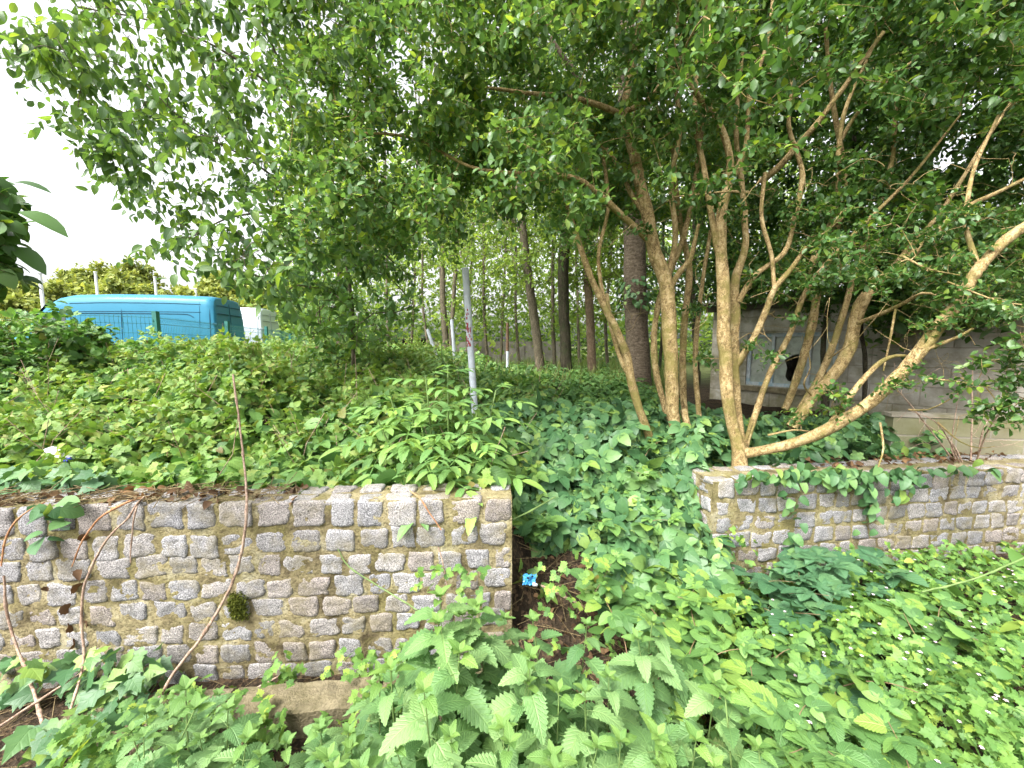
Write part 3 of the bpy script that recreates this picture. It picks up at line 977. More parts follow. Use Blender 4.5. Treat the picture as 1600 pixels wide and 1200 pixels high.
sA.stem([(1147, 575, 2.95, 14), (1168, 545, 2.92, 14), (1180, 525, 2.9, 13), (1196, 488, 2.85, 13), (1210, 452, 2.8, 12), (1238, 418, 2.75, 10), (1260, 385, 2.7, 8)], 8)
sA.stem([(1155, 470, 2.95, 12), (1180, 430, 2.9, 11), (1225, 395, 2.9, 10), (1240, 350, 2.9, 10), (1254, 280, 2.9, 10), (1246, 240, 2.9, 9), (1232, 195, 2.85, 8), (1240, 120, 2.8, 7)], 8)
low = [(1164, 708, 2.76, 22), (1195, 703, 2.72, 20), (1235, 694, 2.68, 22), (1275, 679, 2.62, 25), (1310, 661, 2.56, 27), (1360, 628, 2.5, 27), (1400, 592, 2.45, 28), (1432, 553, 2.42, 30), (1465, 512, 2.38, 30), (1500, 468, 2.35, 29), (1530, 420, 2.32, 28), (1575, 372, 2.3, 25), (1640, 330, 2.25, 21), (1740, 270, 2.2, 14)]
sA.stem(low, 14)
sA.stem([(1296, 668, 2.6, 17), (1318, 635, 2.62, 14), (1345, 597, 2.65, 13), (1375, 566, 2.66, 11), (1400, 556, 2.6, 9), (1425, 557, 2.5, 6)], 8, node=False)
sA.stem([(1438, 550, 2.4, 8), (1470, 537, 2.35, 10), (1500, 525, 2.3, 8), (1520, 513, 2.25, 6)], 8, node=False)
sA.stem([(1236, 668, 3.2, 22), (1262, 632, 3.2, 22), (1300, 588, 3.2, 24), (1328, 545, 3.2, 25), (1336, 500, 3.18, 25), (1348, 468, 3.15, 24), (1385, 430, 3.1, 21), (1440, 385, 3.0, 17), (1500, 330, 2.9, 14), (1560, 300, 2.8, 11), (1640, 260, 2.7, 8)], 12)
sA.stem([(1340, 505, 3.1, 9), (1378, 490, 2.9, 9), (1410, 475, 2.75, 9), (1440, 458, 2.6, 7), (1465, 462, 2.55, 4)], 8, node=False)
sA.stem([(1400, 480, 2.8, 5), (1393, 520, 2.75, 5), (1380, 580, 2.7, 4)], 6, node=False)
sA.stem([(1226, 640, 3.5, 14), (1245, 590, 3.5, 15), (1262, 535, 3.5, 16), (1272, 490, 3.5, 16), (1280, 440, 3.5, 14), (1300, 380, 3.5, 12), (1320, 300, 3.4, 11), (1312, 220, 3.35, 10), (1298, 140, 3.3, 9), (1290, 40, 3.2, 7)], 10)
sA.stem([(1262, 425, 3.3, 13), (1285, 375, 3.3, 12), (1308, 320, 3.25, 11), (1310, 230, 3.2, 10), (1325, 160, 3.1, 8), (1370, 60, 3.0, 6)], 8)
sA.stem([(1188, 285, 3.6, 15), (1215, 262, 3.5, 15), (1240, 235, 3.4, 13), (1290, 175, 3.2, 11), (1380, 50, 3.0, 9)], 8)
for st_ in ([(1158, 715, 2.85, 14), (1176, 660, 2.95, 13), (1200, 590, 3.05, 12), (1235, 520, 3.1, 11), (1262, 450, 3.15, 11), (1330, 370, 3.1, 9), (1420, 280, 3.0, 7), (1500, 180, 2.9, 5)],
            [(1128, 420, 2.8, 13), (1112, 340, 2.8, 12), (1100, 260, 2.8, 10), (1085, 190, 2.8, 9), (1092, 90, 2.8, 7), (1110, -20, 2.8, 5)],
            [(1138, 290, 2.8, 12), (1165, 230, 2.78, 10), (1172, 150, 2.75, 9), (1200, 60, 2.7, 7), (1210, -40, 2.7, 5)],
            [(1310, 225, 3.3, 9), (1345, 170, 3.2, 8), (1420, 100, 3.0, 6), (1500, 50, 2.9, 4)],
            [(1345, 470, 3.15, 14), (1400, 410, 3.15, 12), (1470, 330, 3.1, 10), (1540, 220, 3.0, 8), (1600, 130, 2.9, 6)],
            [(1250, 640, 3.25, 14), (1290, 570, 3.4, 14), (1320, 480, 3.5, 13), (1350, 380, 3.5, 12), (1390, 270, 3.5, 10), (1400, 150, 3.4, 8)],
            [(1530, 420, 2.32, 13), (1510, 350, 2.4, 11), (1520, 270, 2.5, 9), (1560, 180, 2.5, 7)],
            [(1210, 452, 2.8, 9), (1205, 400, 2.85, 8), (1190, 340, 2.9, 8), (1195, 270, 2.95, 7)]):
    sA.stem(st_, 8)
for tw in ([(1420, 640, 2.45), (1450, 640, 2.35), (1490, 620, 2.25), (1530, 590, 2.2)], [(1465, 660, 2.4), (1500, 690, 2.3), (1530, 700, 2.2), (1555, 697, 2.15)], [(1500, 590, 2.3), (1540, 605, 2.2), (1560, 630, 2.15), (1600, 648, 2.1)],
           [(1440, 590, 2.4), (1520, 600, 2.2), (1580, 615, 2.1), (1640, 640, 2.0)], [(1410, 400, 2.5), (1450, 420, 2.4), (1500, 430, 2.3)], [(1200, 680, 2.7), (1240, 672, 2.65), (1270, 675, 2.7)],
           [(1375, 660, 2.5), (1380, 700, 2.45), (1372, 730, 2.4)], [(1295, 560, 3.1), (1310, 550, 3.0), (1340, 530, 2.9)], [(1170, 300, 2.75), (1130, 300, 2.7), (1053, 308, 2.7)], [(1165, 690, 2.74), (1172, 670, 2.7), (1177, 655, 2.68)],
           [(1270, 620, 3.2), (1256, 600, 3.1), (1266, 575, 3.05), (1262, 545, 3.0)], [(1480, 440, 2.35), (1560, 470, 2.2), (1640, 480, 2.1)]):
    sA.stem([(x, y, d, 8 - 1.6 * i if y > 640 and len(tw) == 3 and x < 1180 else 5 - i) for i, (x, y, d) in enumerate(tw)], 5, node=True)
polyA = [(1030, 200), (1000, -300), (1900, -380), (1900, 260), (1750, 250), (1560, 230), (1450, 330), (1330, 360), (1240, 330), (1130, 300)]
clA = volume(polyA, 2.4, 4.3, 560, R, 0.1, holes=[(1530, 60, 32), (1515, 160, 30), (1490, 240, 22), (1420, 215, 18), (1600, 40, 20)])
apx = 800 + F * clA[:, 0] / clA[:, 1]
apy = 540 - F * (clA[:, 2] - EYE) / clA[:, 1]
clA = clA[~((clA[:, 1] < 2.6) & (clA[:, 2] > 3.9)) & ~((clA[:, 1] < 3.15) & (apy > 60 + 130 * sA.rg.random(len(clA))) & (sA.rg.random(len(clA)) < 0.6))]
clA = clA[noise3(clA, 0.9, 12, 2) > -0.3]
crownA = Buf()
sA.grow(clA)
sprays(crownA, sA.buf, clA, 12, 0.2, 10, SMALL, 0.06, sA.rg, zs=0.55)
# small leafy tufts on the stems and low twigs
tuft_px = [(1395, 605, 2.35), (1420, 590, 2.35), (1290, 610, 2.6), (1310, 622, 2.55), (1475, 500, 2.3), (1500, 455, 2.3), (1440, 510, 2.4), (1250, 650, 2.7), (1210, 555, 2.75), (1180, 540, 2.8), (1220, 430, 2.9), (1260, 420, 3.0), (1170, 430, 2.9), (1150, 330, 2.8),
           (1560, 600, 2.1), (1580, 560, 2.1), (1600, 520, 2.0), (1580, 640, 2.05), (1610, 600, 2.0), (1540, 640, 2.1), (1620, 480, 2.0), (1560, 630, 2.05), (1600, 660, 2.0), (1490, 330, 2.5), (1480, 360, 2.5), (1350, 430, 2.9), (1240, 500, 2.9), (1100, 560, 3.2), (1095, 480, 3.3),
           (1010, 360, 3.0), (1300, 640, 2.6), (1550, 480, 2.2), (1530, 560, 2.2), (1620, 560, 1.95), (1640, 620, 1.95), (1500, 600, 2.2)]
tc = P(*np.array(tuft_px).T)
tc = np.concatenate([tc, volume([(1260, 330), (1640, 320), (1700, 470), (1560, 490), (1430, 480), (1300, 440)], 2.3, 4.3, 230, R, 0.09), volume([(1120, 300), (1300, 300), (1320, 470), (1140, 470)], 2.7, 3.8, 40, R, 0.1)])
sA.grow(tc)
sprays(crownA, sA.buf, tc, 7, 0.12, 8, SMALL, 0.046, sA.rg, zs=0.6)
# pale sprays hanging close to the lens
near = P(np.array([1230, 1180, 1205, 1240, 1090, 1110, 1250]), np.array([40, 130, 90, 120, 100, 70, 165]), np.array([1.75, 1.75, 1.75, 1.8, 1.9, 1.9, 1.8]))
sA.grow(near)
sprays(crownA, sA.buf, near, 5, 0.15, 8, SMALL, 0.058, sA.rg, zs=0.5, bias=(-0.4, -0.2, -0.3))
sA.grow(volume([(1110, 250), (1600, 200), (1640, 640), (1380, 660), (1180, 600)], 2.3, 3.7, 170, sA.rg, 0.08), rmin=0.0014, rscale=0.004)
sA.buf.build("trunk", M["bark_tan"], tA)
crownA.build("crown", M["dark_leaf"], tA)

# ------------------------------------------------------------------ dark trees behind on the right
rgC = np.random.default_rng(77)
for k, (base, stem, poly, dd, n, lab) in enumerate([
    ((1300, 520, 4.6), [(1290, 620, 4.6, 10), (1286, 540, 4.6, 10), (1296, 460, 4.6, 10), (1305, 380, 4.6, 10), (1330, 250, 4.6, 9), (1350, 100, 4.6, 7)], [(1080, 130), (1100, -200), (1480, -250), (1480, 250), (1440, 470), (1300, 460), (1180, 450), (1100, 380)], (4.2, 6.0), 480, "slim dark stemmed tree standing before the shed window"),
    ((1352, 560, 4.4), [(1350, 640, 4.4, 10), (1352, 560, 4.4, 9), (1346, 500, 4.4, 9), (1370, 400, 4.4, 9), (1440, 250, 4.3, 8), (1500, 120, 4.3, 7)], [(1380, 475), (1430, 100), (1480, -250), (1950, -300), (1950, 430), (1700, 440), (1560, 450)], (3.4, 5.2), 470, "dark leaved tree overhanging the right end of the shed"),
    ((1460, 400, 8.6), [(1440, 560, 8.6, 12), (1445, 460, 8.6, 12), (1450, 300, 8.6, 11), (1470, 100, 8.6, 8)], [(1220, 360), (1200, -60), (1400, -200), (1850, -200), (1850, 380), (1500, 430)], (7.6, 9.6), 330, "tall dark tree rising beyond the shed roof"),
]):
    b0 = P(*base)
    t_ = plant("woodland_tree", lab, "tree", (b0[0], b0[1], 0.72))
    s_ = Skel(M["bark_dark"], 200 + k)
    st = np.array(stem, float)
    g0 = P(st[0, 0], st[0, 1], st[0, 2])
    s_.stem(stem, 8)
    gz = np.array([[g0[0], g0[1], 0.65, 0.04], [g0[0], g0[1], g0[2], 0.04]])
    s_.buf.tubes(gz[:, :3], gz[:, 3], 8)
    cl = np.concatenate([volume([(1110, 400), (1460, 400), (1460, 480), (1110, 478)] if k == 0 else [(1400, 400), (1760, 400), (1760, 470), (1400, 490)], 3.7, 4.6, 60, rgC, 0.1), volume(poly, dd[0], dd[1], n, rgC, 0.12, holes=[(1530, 60, 26), (1515, 160, 26), (1490, 240, 18), (1250, 300, 20), (1390, 320, 22)])])
    cr = Buf()
    s_.grow(cl)
    sprays(cr, s_.buf, cl, 9, 0.27 if k < 2 else 0.45, 10, SMALL, 0.075 if k < 2 else 0.13, s_.rg, zs=0.5)
    s_.buf.build("trunk", M["bark_dark"], t_)
    cr.build("crown", M["dark_leaf"], t_)

# ------------------------------------------------------------------ cherry on the left
tL = plant("cherry_tree", "slender cherry tree with big drooping leaves, crown filling the upper left sky", "tree", (-1.85, 4.6, 0.72))
sL = Skel(M["bark_grey"], 33)
b_ = P(553, 600, 4.6)
sL.stem([(556, 660, 4.6, 8), (553, 590, 4.6, 8), (552, 540, 4.6, 8), (548, 470, 4.55, 8), (540, 400, 4.5, 7), (520, 300, 4.3, 7), (480, 180, 4.0, 6), (420, 60, 3.7, 5), (380, -60, 3.5, 5), (340, -180, 3.4, 4)], 8)
sL.stem([(535, 370, 4.4, 6), (470, 310, 4.0, 5), (390, 250, 3.6, 4), (300, 200, 3.3, 3), (200, 110, 3.1, 2), (80, 65, 3.0, 2)], 6)
sL.stem([(528, 330, 4.3, 6), (440, 330, 3.9, 5), (360, 340, 3.6, 4), (300, 370, 3.4, 3)], 6)
sL.stem([(490, 200, 4.0, 6), (380, 100, 3.6, 5), (260, 40, 3.3, 4), (120, 10, 3.1, 3)], 6)
polyL = [(15, 62), (110, 35), (150, -60), (100, -260), (560, -260), (600, 60), (600, 250), (640, 420), (560, 500), (500, 470), (440, 470), (410, 455), (340, 425), (300, 405), (262, 400), (225, 330), (165, 260), (150, 215), (110, 185), (165, 140), (60, 110)]
clL = volume(polyL, 2.5, 4.4, 270, R, 0.13, holes=[(445, 60, 40), (300, 110, 22), (190, 60, 22), (380, 190, 20), (300, 300, 22), (415, 330, 22), (400, 60, 26), (330, 250, 20), (345, 320, 26), (250, 60, 18), (210, 240, 16), (480, 30, 25), (440, 400, 18), (240, 170, 16), (150, 80, 14), (520, 350, 18)])
edge = P(np.array([30, 60, 95, 120, 115, 165, 180, 235, 260, 270, 310, 340, 430]), np.array([62, 55, 62, 120, 183, 225, 250, 330, 385, 345, 395, 415, 455]), np.full(13, 2.7))
clL = np.concatenate([clL, edge])
lx_, ly_ = PXY(clL)
clL = clL[~((lx_ > 400) & (ly_ > 300) & (R.random(len(clL)) < 0.5))]
clL = clL[noise3(clL, 0.9, 16, 2) > -0.45]
crownL = Buf()
sL.grow(clL)
sprays(crownL, sL.buf, clL, 7, 0.24, 6, CHERRY, 0.082, sL.rg, zs=0.5, droop=0.35)
sL.buf.build("trunk", M["bark_grey"], tL)
crownL.build("crown", M["cherry_leaf"], tL)

# dark leafy branch of a tree just out of frame on the left
tN = plant("young_tree", "dark big leaved branch poking in at the far left edge against the sky", "tree", (-2.0, 0.75, 0.05))
sN = Skel(M["twig"], 34)
sN.stem([(-2.0, 0.75, 0.0, 0.03), (-1.98, 0.78, 0.9, 0.026), (-1.9, 0.85, 1.6, 0.02), (-1.8, 0.95, 2.2, 0.012)], 8, world=True)
clN = volume([(-160, 270), (10, 270), (25, 330), (20, 400), (30, 430), (0, 450), (-160, 460)], 1.15, 1.45, 60, R, 0.04)
crownN = Buf()
sN.grow(clN, sag=0.02)
sprays(crownN, sN.buf, clN, 5, 0.08, 5, IVY_PLAIN, 0.055, sN.rg, zs=0.5, droop=0.25)
scatter(crownN, CHERRY, P(np.array([30, 22, 20]), np.array([330, 385, 285]), np.array([1.2, 1.2, 1.2])), [(0.9, 0.1, -0.25), (0.75, 0, -0.5), (0.8, 0.2, 0.05)], [(0.1, -0.5, 1)] * 3, np.array([0.12, 0.1, 0.08]))
sN.buf.build("trunk", M["twig"], tN)
crownN.build("crown", M["dark_leaf"], tN)

# ------------------------------------------------------------------ woodland behind
rgW = np.random.default_rng(5)


def wood_tree(label, stems, poly, drange, n, bark, leafm, size=0.1, K=6, nl=8, L=0.4, seed=1, leaf=FARLEAF, gap=0.25, ivy=0, name="woodland_tree", group=None):
    s0 = stems[0][0]
    b = P(s0[0], s0[1], s0[2])
    t_ = plant(name, label, "tree", (b[0], b[1], float(ground(b[0], b[1]))), group)
    sk = Skel(bark, seed)
    for i, st in enumerate(stems):
        st = np.array(st, float)
        if i == 0:  # carry the foot down into the soil
            q = P(st[0, 0], st[0, 1], st[0, 2])
            gz = float(ground(q[0], q[1])) - 0.05
            r = st[0, 3] / 2 * st[0, 2] / F
            if q[2] > gz + 0.05:
                sk.buf.tubes(np.array([[q[0], q[1], gz], [q[0], q[1], (gz + q[2]) / 2], q]), [r * 1.25, r * 1.1, r], 10)
        sk.stem(st, 10)
    cr = Buf()
    if n:
        cl = volume(poly, drange[0], drange[1], int(n * 1.35), rgW, gap)
        sk.grow(cl, rmin=0.006, rscale=0.008)
        sprays(cr, sk.buf, cl, K, L, nl, leaf, size, sk.rg, zs=0.45, twr=0.004)
    if ivy:
        w = np.concatenate(sk.p)
        rr = np.concatenate(sk.r)
        lowm = w[:, 2] < 2.6
        w, rr = w[lowm], rr[lowm]
        ii = rgW.integers(0, len(w), ivy)
        o = rdir(ivy, 0.2, rgW)
        iv = Buf()
        scatter(iv, IVY_PLAIN, w[ii] + o * rr[ii][:, None] * 1.5 + rgW.normal(size=(ivy, 3)) * 0.02, unit(o * 0.6 + np.array([0, 0, -0.8])), o, rgW.uniform(0.05, 0.09, ivy))
        iv.build("ivy", M["ivy"], t_)
    sk.buf.build("trunk", bark, t_)
    if n:
        cr.build("crown", leafm, t_)
    return t_


wood_tree("ivy wrapped slim tree trunk left of the grey pole", [[(527, 600, 6.0, 12), (530, 540, 6.0, 12), (534, 480, 6.0, 11), (530, 400, 6.0, 10), (540, 300, 6.0, 9), (560, 150, 6.0, 7)]],
          [(430, 330), (640, 300), (640, 500), (590, 530), (480, 520), (420, 440)], (3.8, 6.6), 75, M["bark_grey"], M["elder"], 0.105, 5, 7, 0.28, 41, CHERRY, 0.15, ivy=420)
wood_tree("broad dark ringed cherry trunk behind the tan stems", [[(1003, 640, 6.2, 46), (1000, 600, 6.2, 43), (995, 520, 6.2, 41), (992, 440, 6.2, 41), (990, 360, 6.2, 39), (985, 250, 6.2, 40), (980, 100, 6.2, 34), (975, -60, 6.2, 26)],
                                                                [(990, 250, 6.2, 18), (930, 160, 6.0, 12), (860, 60, 5.8, 8)], [(985, 200, 6.2, 18), (1060, 100, 6.4, 12), (1120, 0, 6.5, 8)]],
          [(780, 250), (800, -150), (1180, -200), (1180, 380), (1080, 430), (900, 390)], (5.0, 7.5), 190, M["bark_cherry"], M["dark_leaf"], 0.085, 7, 9, 0.35, 42, CHERRY, 0.2, ivy=160)
wood_tree("straight brown trunk leaning slightly left beyond the nettle bed", [[(846, 590, 9, 17), (840, 540, 9, 16), (828, 450, 9, 15), (818, 370, 9, 14), (806, 250, 9, 14), (795, 100, 9, 11)], [(818, 370, 9, 7), (770, 300, 9, 5), (720, 270, 9, 4)]],
          [(640, 280), (700, 60), (880, 60), (910, 380), (840, 450), (700, 430)], (7, 10), 130, M["bark_grey"], M["pale_wood"], 0.1, 6, 8, 0.4, 43)
wood_tree("near black upright trunk right of the leaning brown one", [[(886, 590, 9.2, 21), (883, 530, 9.2, 19), (880, 440, 9.2, 19), (884, 350, 9.2, 18), (890, 200, 9.2, 18), (895, 60, 9.2, 13)]],
          [(820, 300), (820, 40), (1000, 20), (1010, 400), (900, 470)], (7.5, 10.2), 130, M["bark_dark"], M["pale_wood"], 0.1, 6, 8, 0.4, 44)
wood_tree("short pale brown trunk in front of the sunlit leaves", [[(926, 600, 9.6, 17), (924, 560, 9.6, 16), (922, 500, 9.6, 15), (918, 400, 9.6, 13), (925, 260, 9.6, 10)]],
          [(880, 350), (900, 200), (1000, 220), (1000, 470), (950, 520), (890, 480)], (9.3, 11), 90, M["bark_red"], M["pale_wood"], 0.1, 6, 8, 0.4, 45)
thin = [(700, 575, 690, 380, 12, 11), (762, 580, 756, 380, 6, 12), (868, 590, 864, 380, 7, 10.5), (672, 560, 660, 380, 5, 13), (812, 575, 806, 400, 5, 13), (782, 575, 790, 390, 5, 14), (950, 590, 955, 400, 6, 12), (608, 560, 604, 380, 6, 14),
        (730, 570, 738, 390, 5, 15), (640, 560, 648, 380, 5, 16), (905, 580, 900, 400, 5, 14), (1090, 580, 1085, 380, 9, 9), (1120, 570, 1135, 300, 8, 8), (1030, 590, 1036, 400, 6, 10)]
where = ["grey double trunked tree just left of the tall pole", "thin pale sapling right of the tall pole", "thin crooked tree just left of the black trunk", "thin tree above the branch pile", "thin sapling hugging the brown leaning trunk",
         "slim sapling in front of the grey far wall", "slim sapling left of the broad ringed trunk", "slim tree left of the dark hut", "very thin sapling against the far wall's left end", "thin tree behind the dark hut",
         "thin sapling between the black and the pale brown trunk", "slim dark tree between the two tan barked trees", "thin dark tree beside the shed's left corner", "slim tree directly behind the middle tan stem"]
for k, (x0, y0, x1, y1, w, d) in enumerate(thin):
    xm = (x0 + x1) / 2 + rgW.normal(0, 4)
    poly = [(x1 - 70, y1 + 90), (x1 - 80, y1 - 90), (x1 + 70, y1 - 110), (x1 + 80, y1 + 70), (x1 + 10, y1 + 130)]
    stems = [[(x0, y0, d, w), (xm, (y0 + y1) / 2, d, w * 0.95), (x1, y1, d, w * 0.8), (x1 + (x1 - x0) * 0.6, y1 - 150, d, w * 0.6), (x1 + (x1 - x0), y1 - 280, d, w * 0.4)]]
    if k == 0:
        stems.append([(704, 560, d, 8), (706, 500, d, 8), (712, 420, d, 7), (720, 300, d, 5)])
    wood_tree(where[k], stems, poly, (d - 1, d + 1.2), 42, M["bark_grey"] if k < 11 else M["bark_dark"], M["pale_wood"] if k < 11 else M["dark_leaf"], 0.11, 5, 8, 0.45, 50 + k)

# far woodland reading as one mass
fw = Buf()
nfw = 30000
fd = rgW.uniform(15, 26, nfw)
fx = rgW.uniform(430, 1260, nfw)
fy = 562 - 380 * rgW.random(nfw) ** 0.9
keep = (noise3(np.stack([fx / 60, fy / 60, fd / 9], -1), 1.0, 4) > -0.5)
keep &= ~((fx > 590) & (fx < 800) & (fy > 420) & (fy < 500) & (rgW.random(nfw) < 0.4))
fp = P(fx[keep], fy[keep], fd[keep])
n_ = len(fp)
scatter(fw, FARLEAF, fp, rdir(n_, 0.6, rgW), rdir(n_, 0.4, rgW) + np.array([0, 0, 1.0]), rgW.uniform(0.16, 0.34, n_))
kind(fw.build("far_woodland_foliage", M["pale_wood"]), "stuff")

ls = Buf()
nl_ = 9000
fd = rgW.uniform(18, 30, nl_)
fx = rgW.uniform(380, 1200, nl_)
z_ = 0.7 + 3.2 * rgW.random(nl_) ** 1.3 * (1 + 0.35 * noise3(np.stack([fx / 90, fd / 8, 0 * fx], -1), 1.0, 6))
fp = np.stack([(fx - 800) / F * fd, fd, z_], -1)
scatter(ls, FARLEAF, fp, rdir(nl_, 0.6, rgW), rdir(nl_, 0.4, rgW) + np.array([0, -0.5, 1.0]), rgW.uniform(0.2, 0.4, nl_))
M["far_green"] = leaf_mat("far_green", [(0.0, (0.05, 0.1, 0.03)), (0.6, (0.09, 0.16, 0.045)), (1.0, (0.16, 0.24, 0.06))], 0.4, 0.5, 0.3)
kind(ls.build("distant_shrubbery_foliage", M["far_green"]), "stuff")

# trees beyond the vans
for k, (x, y, w, d, lab) in enumerate([(60, 440, 130, 36, "rounded yellow green tree far behind the van's cab"), (185, 405, 150, 40, "tallest rounded tree behind the blue van"), (-60, 440, 120, 38, "yellow green tree cut by the left frame edge"),
                                       (195, 440, 110, 30, "low bright shrubby tree right above the blue van roof"), (335, 430, 90, 34, "pale airy tree behind the rear of the blue van"), (120, 428, 90, 44, "yellow green tree between two white poles"), (440, 430, 110, 32, "pale tree behind the white van")]):
    c = P(x, y, d)
    t_ = plant("distant_tree", lab, "tree", (c[0], c[1], 0.7), "trees beyond the parked vans")
    sk = Skel(M["bark_grey"], 90 + k)
    zt = c[2]
    sk.stem([(c[0], c[1], 0.5, 0.25), (c[0] + 0.2, c[1], zt * 0.35, 0.2), (c[0], c[1], zt * 0.65, 0.14), (c[0], c[1], zt * 0.9, 0.07)], 8, world=True)
    rad = w / 2 * d / F
    m_ = 190
    q = rdir(m_, 1, sk.rg) * (sk.rg.random((m_, 1)) ** 0.4) * np.array([rad, rad * 0.8, (zt - 1.0) * 0.5])
    cl = q + np.array([c[0], c[1], 1.2 + (zt - 1.2) * 0.5])
    cl += sk.rg.normal(size=cl.shape) * 0.25
    sk.grow(cl, rmin=0.015, rscale=0.01)
    cr = Buf()
    sprays(cr, None, cl, 12, 0.8, 8, FARLEAF, 0.5, sk.rg, zs=0.5)
    sk.buf.build("trunk", M["bark_grey"], t_)
    cr.build("crown", M["sunny_tree"], t_)

# ------------------------------------------------------------------ undergrowth behind the walls
rgU = np.random.default_rng(8)


def lump(x, y, s, sc_):
    return noise3(np.stack([x, y, 0 * x], -1), sc_, s, 2)


def veg_top(x, y):
    """height of the bramble thicket's upper surface"""
    h = 0.16 + 0.42 * sstep(2.0, 5.5, y) + 0.1 * sstep(5, 9, y)
    h = h + 0.14 * sstep(-0.5, -3.0, x) * sstep(2.4, 3.5, y)
    h = h * (1 - 0.35 * sstep(-1.6, 0.4, x) * sstep(3.2, 5, y))
    for cx_, cy_, hh_, rr_ in ((-2.4, 3.3, 0.2, 0.5), (-1.3, 3.0, 0.14, 0.4), (-3.6, 4.6, 0.18, 0.6), (-0.75, 2.75, 0.12, 0.3), (-2.2, 5.2, 0.12, 0.6), (-3.0, 2.6, 0.16, 0.4)):
        h = h + hh_ * np.exp(-((x - cx_) ** 2 + (y - cy_) ** 2) / rr_ ** 2)
    return ground(x, y) + h + (0.15 * lump(x, y, 2, 1.3) + 0.1 * lump(x, y, 6, 0.5) + 0.05 * lump(x, y, 8, 0.25)) * sstep(1.9, 2.8, y)


def surf_normal(fn, x, y, e=0.08):
    gx_ = (fn(x + e, y) - fn(x - e, y)) / (2 * e)
    gy_ = (fn(x, y + e) - fn(x, y - e)) / (2 * e)
    return unit(np.stack([-gx_, -gy_, np.ones_like(gx_)], -1))


def layer(buf, tp, n, pxr, dr, fn, depth, size, mask=None, flat=0.5, lean=(0, -0.25, 0), rg=rgU, mat=0):
    px, d = rg.uniform(*pxr, n), rg.uniform(*dr, n)
    x, y = (px - 800) / F * d, d
    if mask is not None:
        k = mask(x, y, rg)
        x, y, d = x[k], y[k], d[k]
    z = fn(x, y) - rg.exponential(depth, len(x)).clip(0, depth * 4) + rg.normal(0, 0.015, len(x))
    z = np.maximum(z, ground(x, y) + 0.02)
    nm = surf_normal(fn, x, y) + rg.normal(size=(len(x), 3)) * flat + np.asarray(lean)
    ax = rdir(len(x), 0.25, rg) + np.array([0, -0.35, -0.25])
    scatter(buf, tp, np.stack([x, y, z], -1), ax, nm, size * rg.uniform(0.55, 1.25, len(x)), mat)


LEAFLET3 = oval(0.34, 3, 0.4, fold=0.22, droop=0.3)
TRI3 = join(LEAFLET3.xf((0, 0.3, 0), 0, 0.62), LEAFLET3.xf((0, 0.28, 0), 1.15, 0.5), LEAFLET3.xf((0, 0.28, 0), -1.15, 0.5))
behind = lambda x, y, rg: (y > wall_y(np.minimum(x, 0)) + 0.14) & (x < 0.05 + 0.5 * lump(x, y, 3, 1.2) + 0.1 * y)
br = Buf()
layer(br, TRI, 7500, (-120, 860), (2.0, 4.0), veg_top, 0.09, 0.125, behind, 0.75)
layer(br, LEAFLET_FINE, 900, (-120, 860), (2.0, 3.4), lambda x, y: veg_top(x, y) + 0.03, 0.06, 0.105, behind, 0.6)
layer(br, HERB, 2500, (-120, 860), (2.0, 4.0), lambda x, y: veg_top(x, y) + 0.03, 0.06, 0.1, behind, 0.6, mat=2)
layer(br, TRI3, 12000, (-120, 860), (3.6, 7.5), veg_top, 0.09, 0.13, behind, 0.75)
layer(br, TRI3, 2200, (-120, 860), (3.0, 7.5), lambda x, y: veg_top(x, y) + 0.05, 0.05, 0.09, behind, 0.8, mat=2)
layer(br, TRI3, 4500, (0, 760), (7.0, 12.5), veg_top, 0.1, 0.16, behind)
# dead stalks through the thicket
nst = 260
px, d = rgU.uniform(-80, 860, nst), rgU.uniform(2.1, 7, nst)
x, y = (px - 800) / F * d, d
k_ = behind(x, y, rgU)
f_ = np.stack([x[k_], y[k_], veg_top(x[k_], y[k_]) - 0.15], -1)
e_ = f_ + rdir(len(f_), 0.3, rgU) * 0.25 + np.array([0, 0, 1.0]) * rgU.uniform(0.15, 0.42, (len(f_), 1))
br.tubes(np.stack([f_, (f_ + e_) / 2 + rgU.normal(0, 0.03, f_.shape), e_], 1), 0.0022, 4, 3)
# young shoots standing clear of the thicket
ns = 700
px, d = rgU.uniform(-80, 720, ns), rgU.uniform(2.3, 9, ns)
x, y = (px - 800) / F * d, d
k_ = behind(x, y, rgU)
sx, sy = x[k_], y[k_]
sh = np.stack([sx, sy, veg_top(sx, sy) + 0.0], -1)
sprays(br, br, sh, 2, 0.26, 7, TRI3, 0.09, rgU, zs=0.3, bias=(0, 0, 0.7), twr=0.002, mat=2, tmat=1)
kind(br.build("bramble_undergrowth", [M["bramble"], M["red_stem"], M["bramble_young"], M["cane"]]), "stuff")

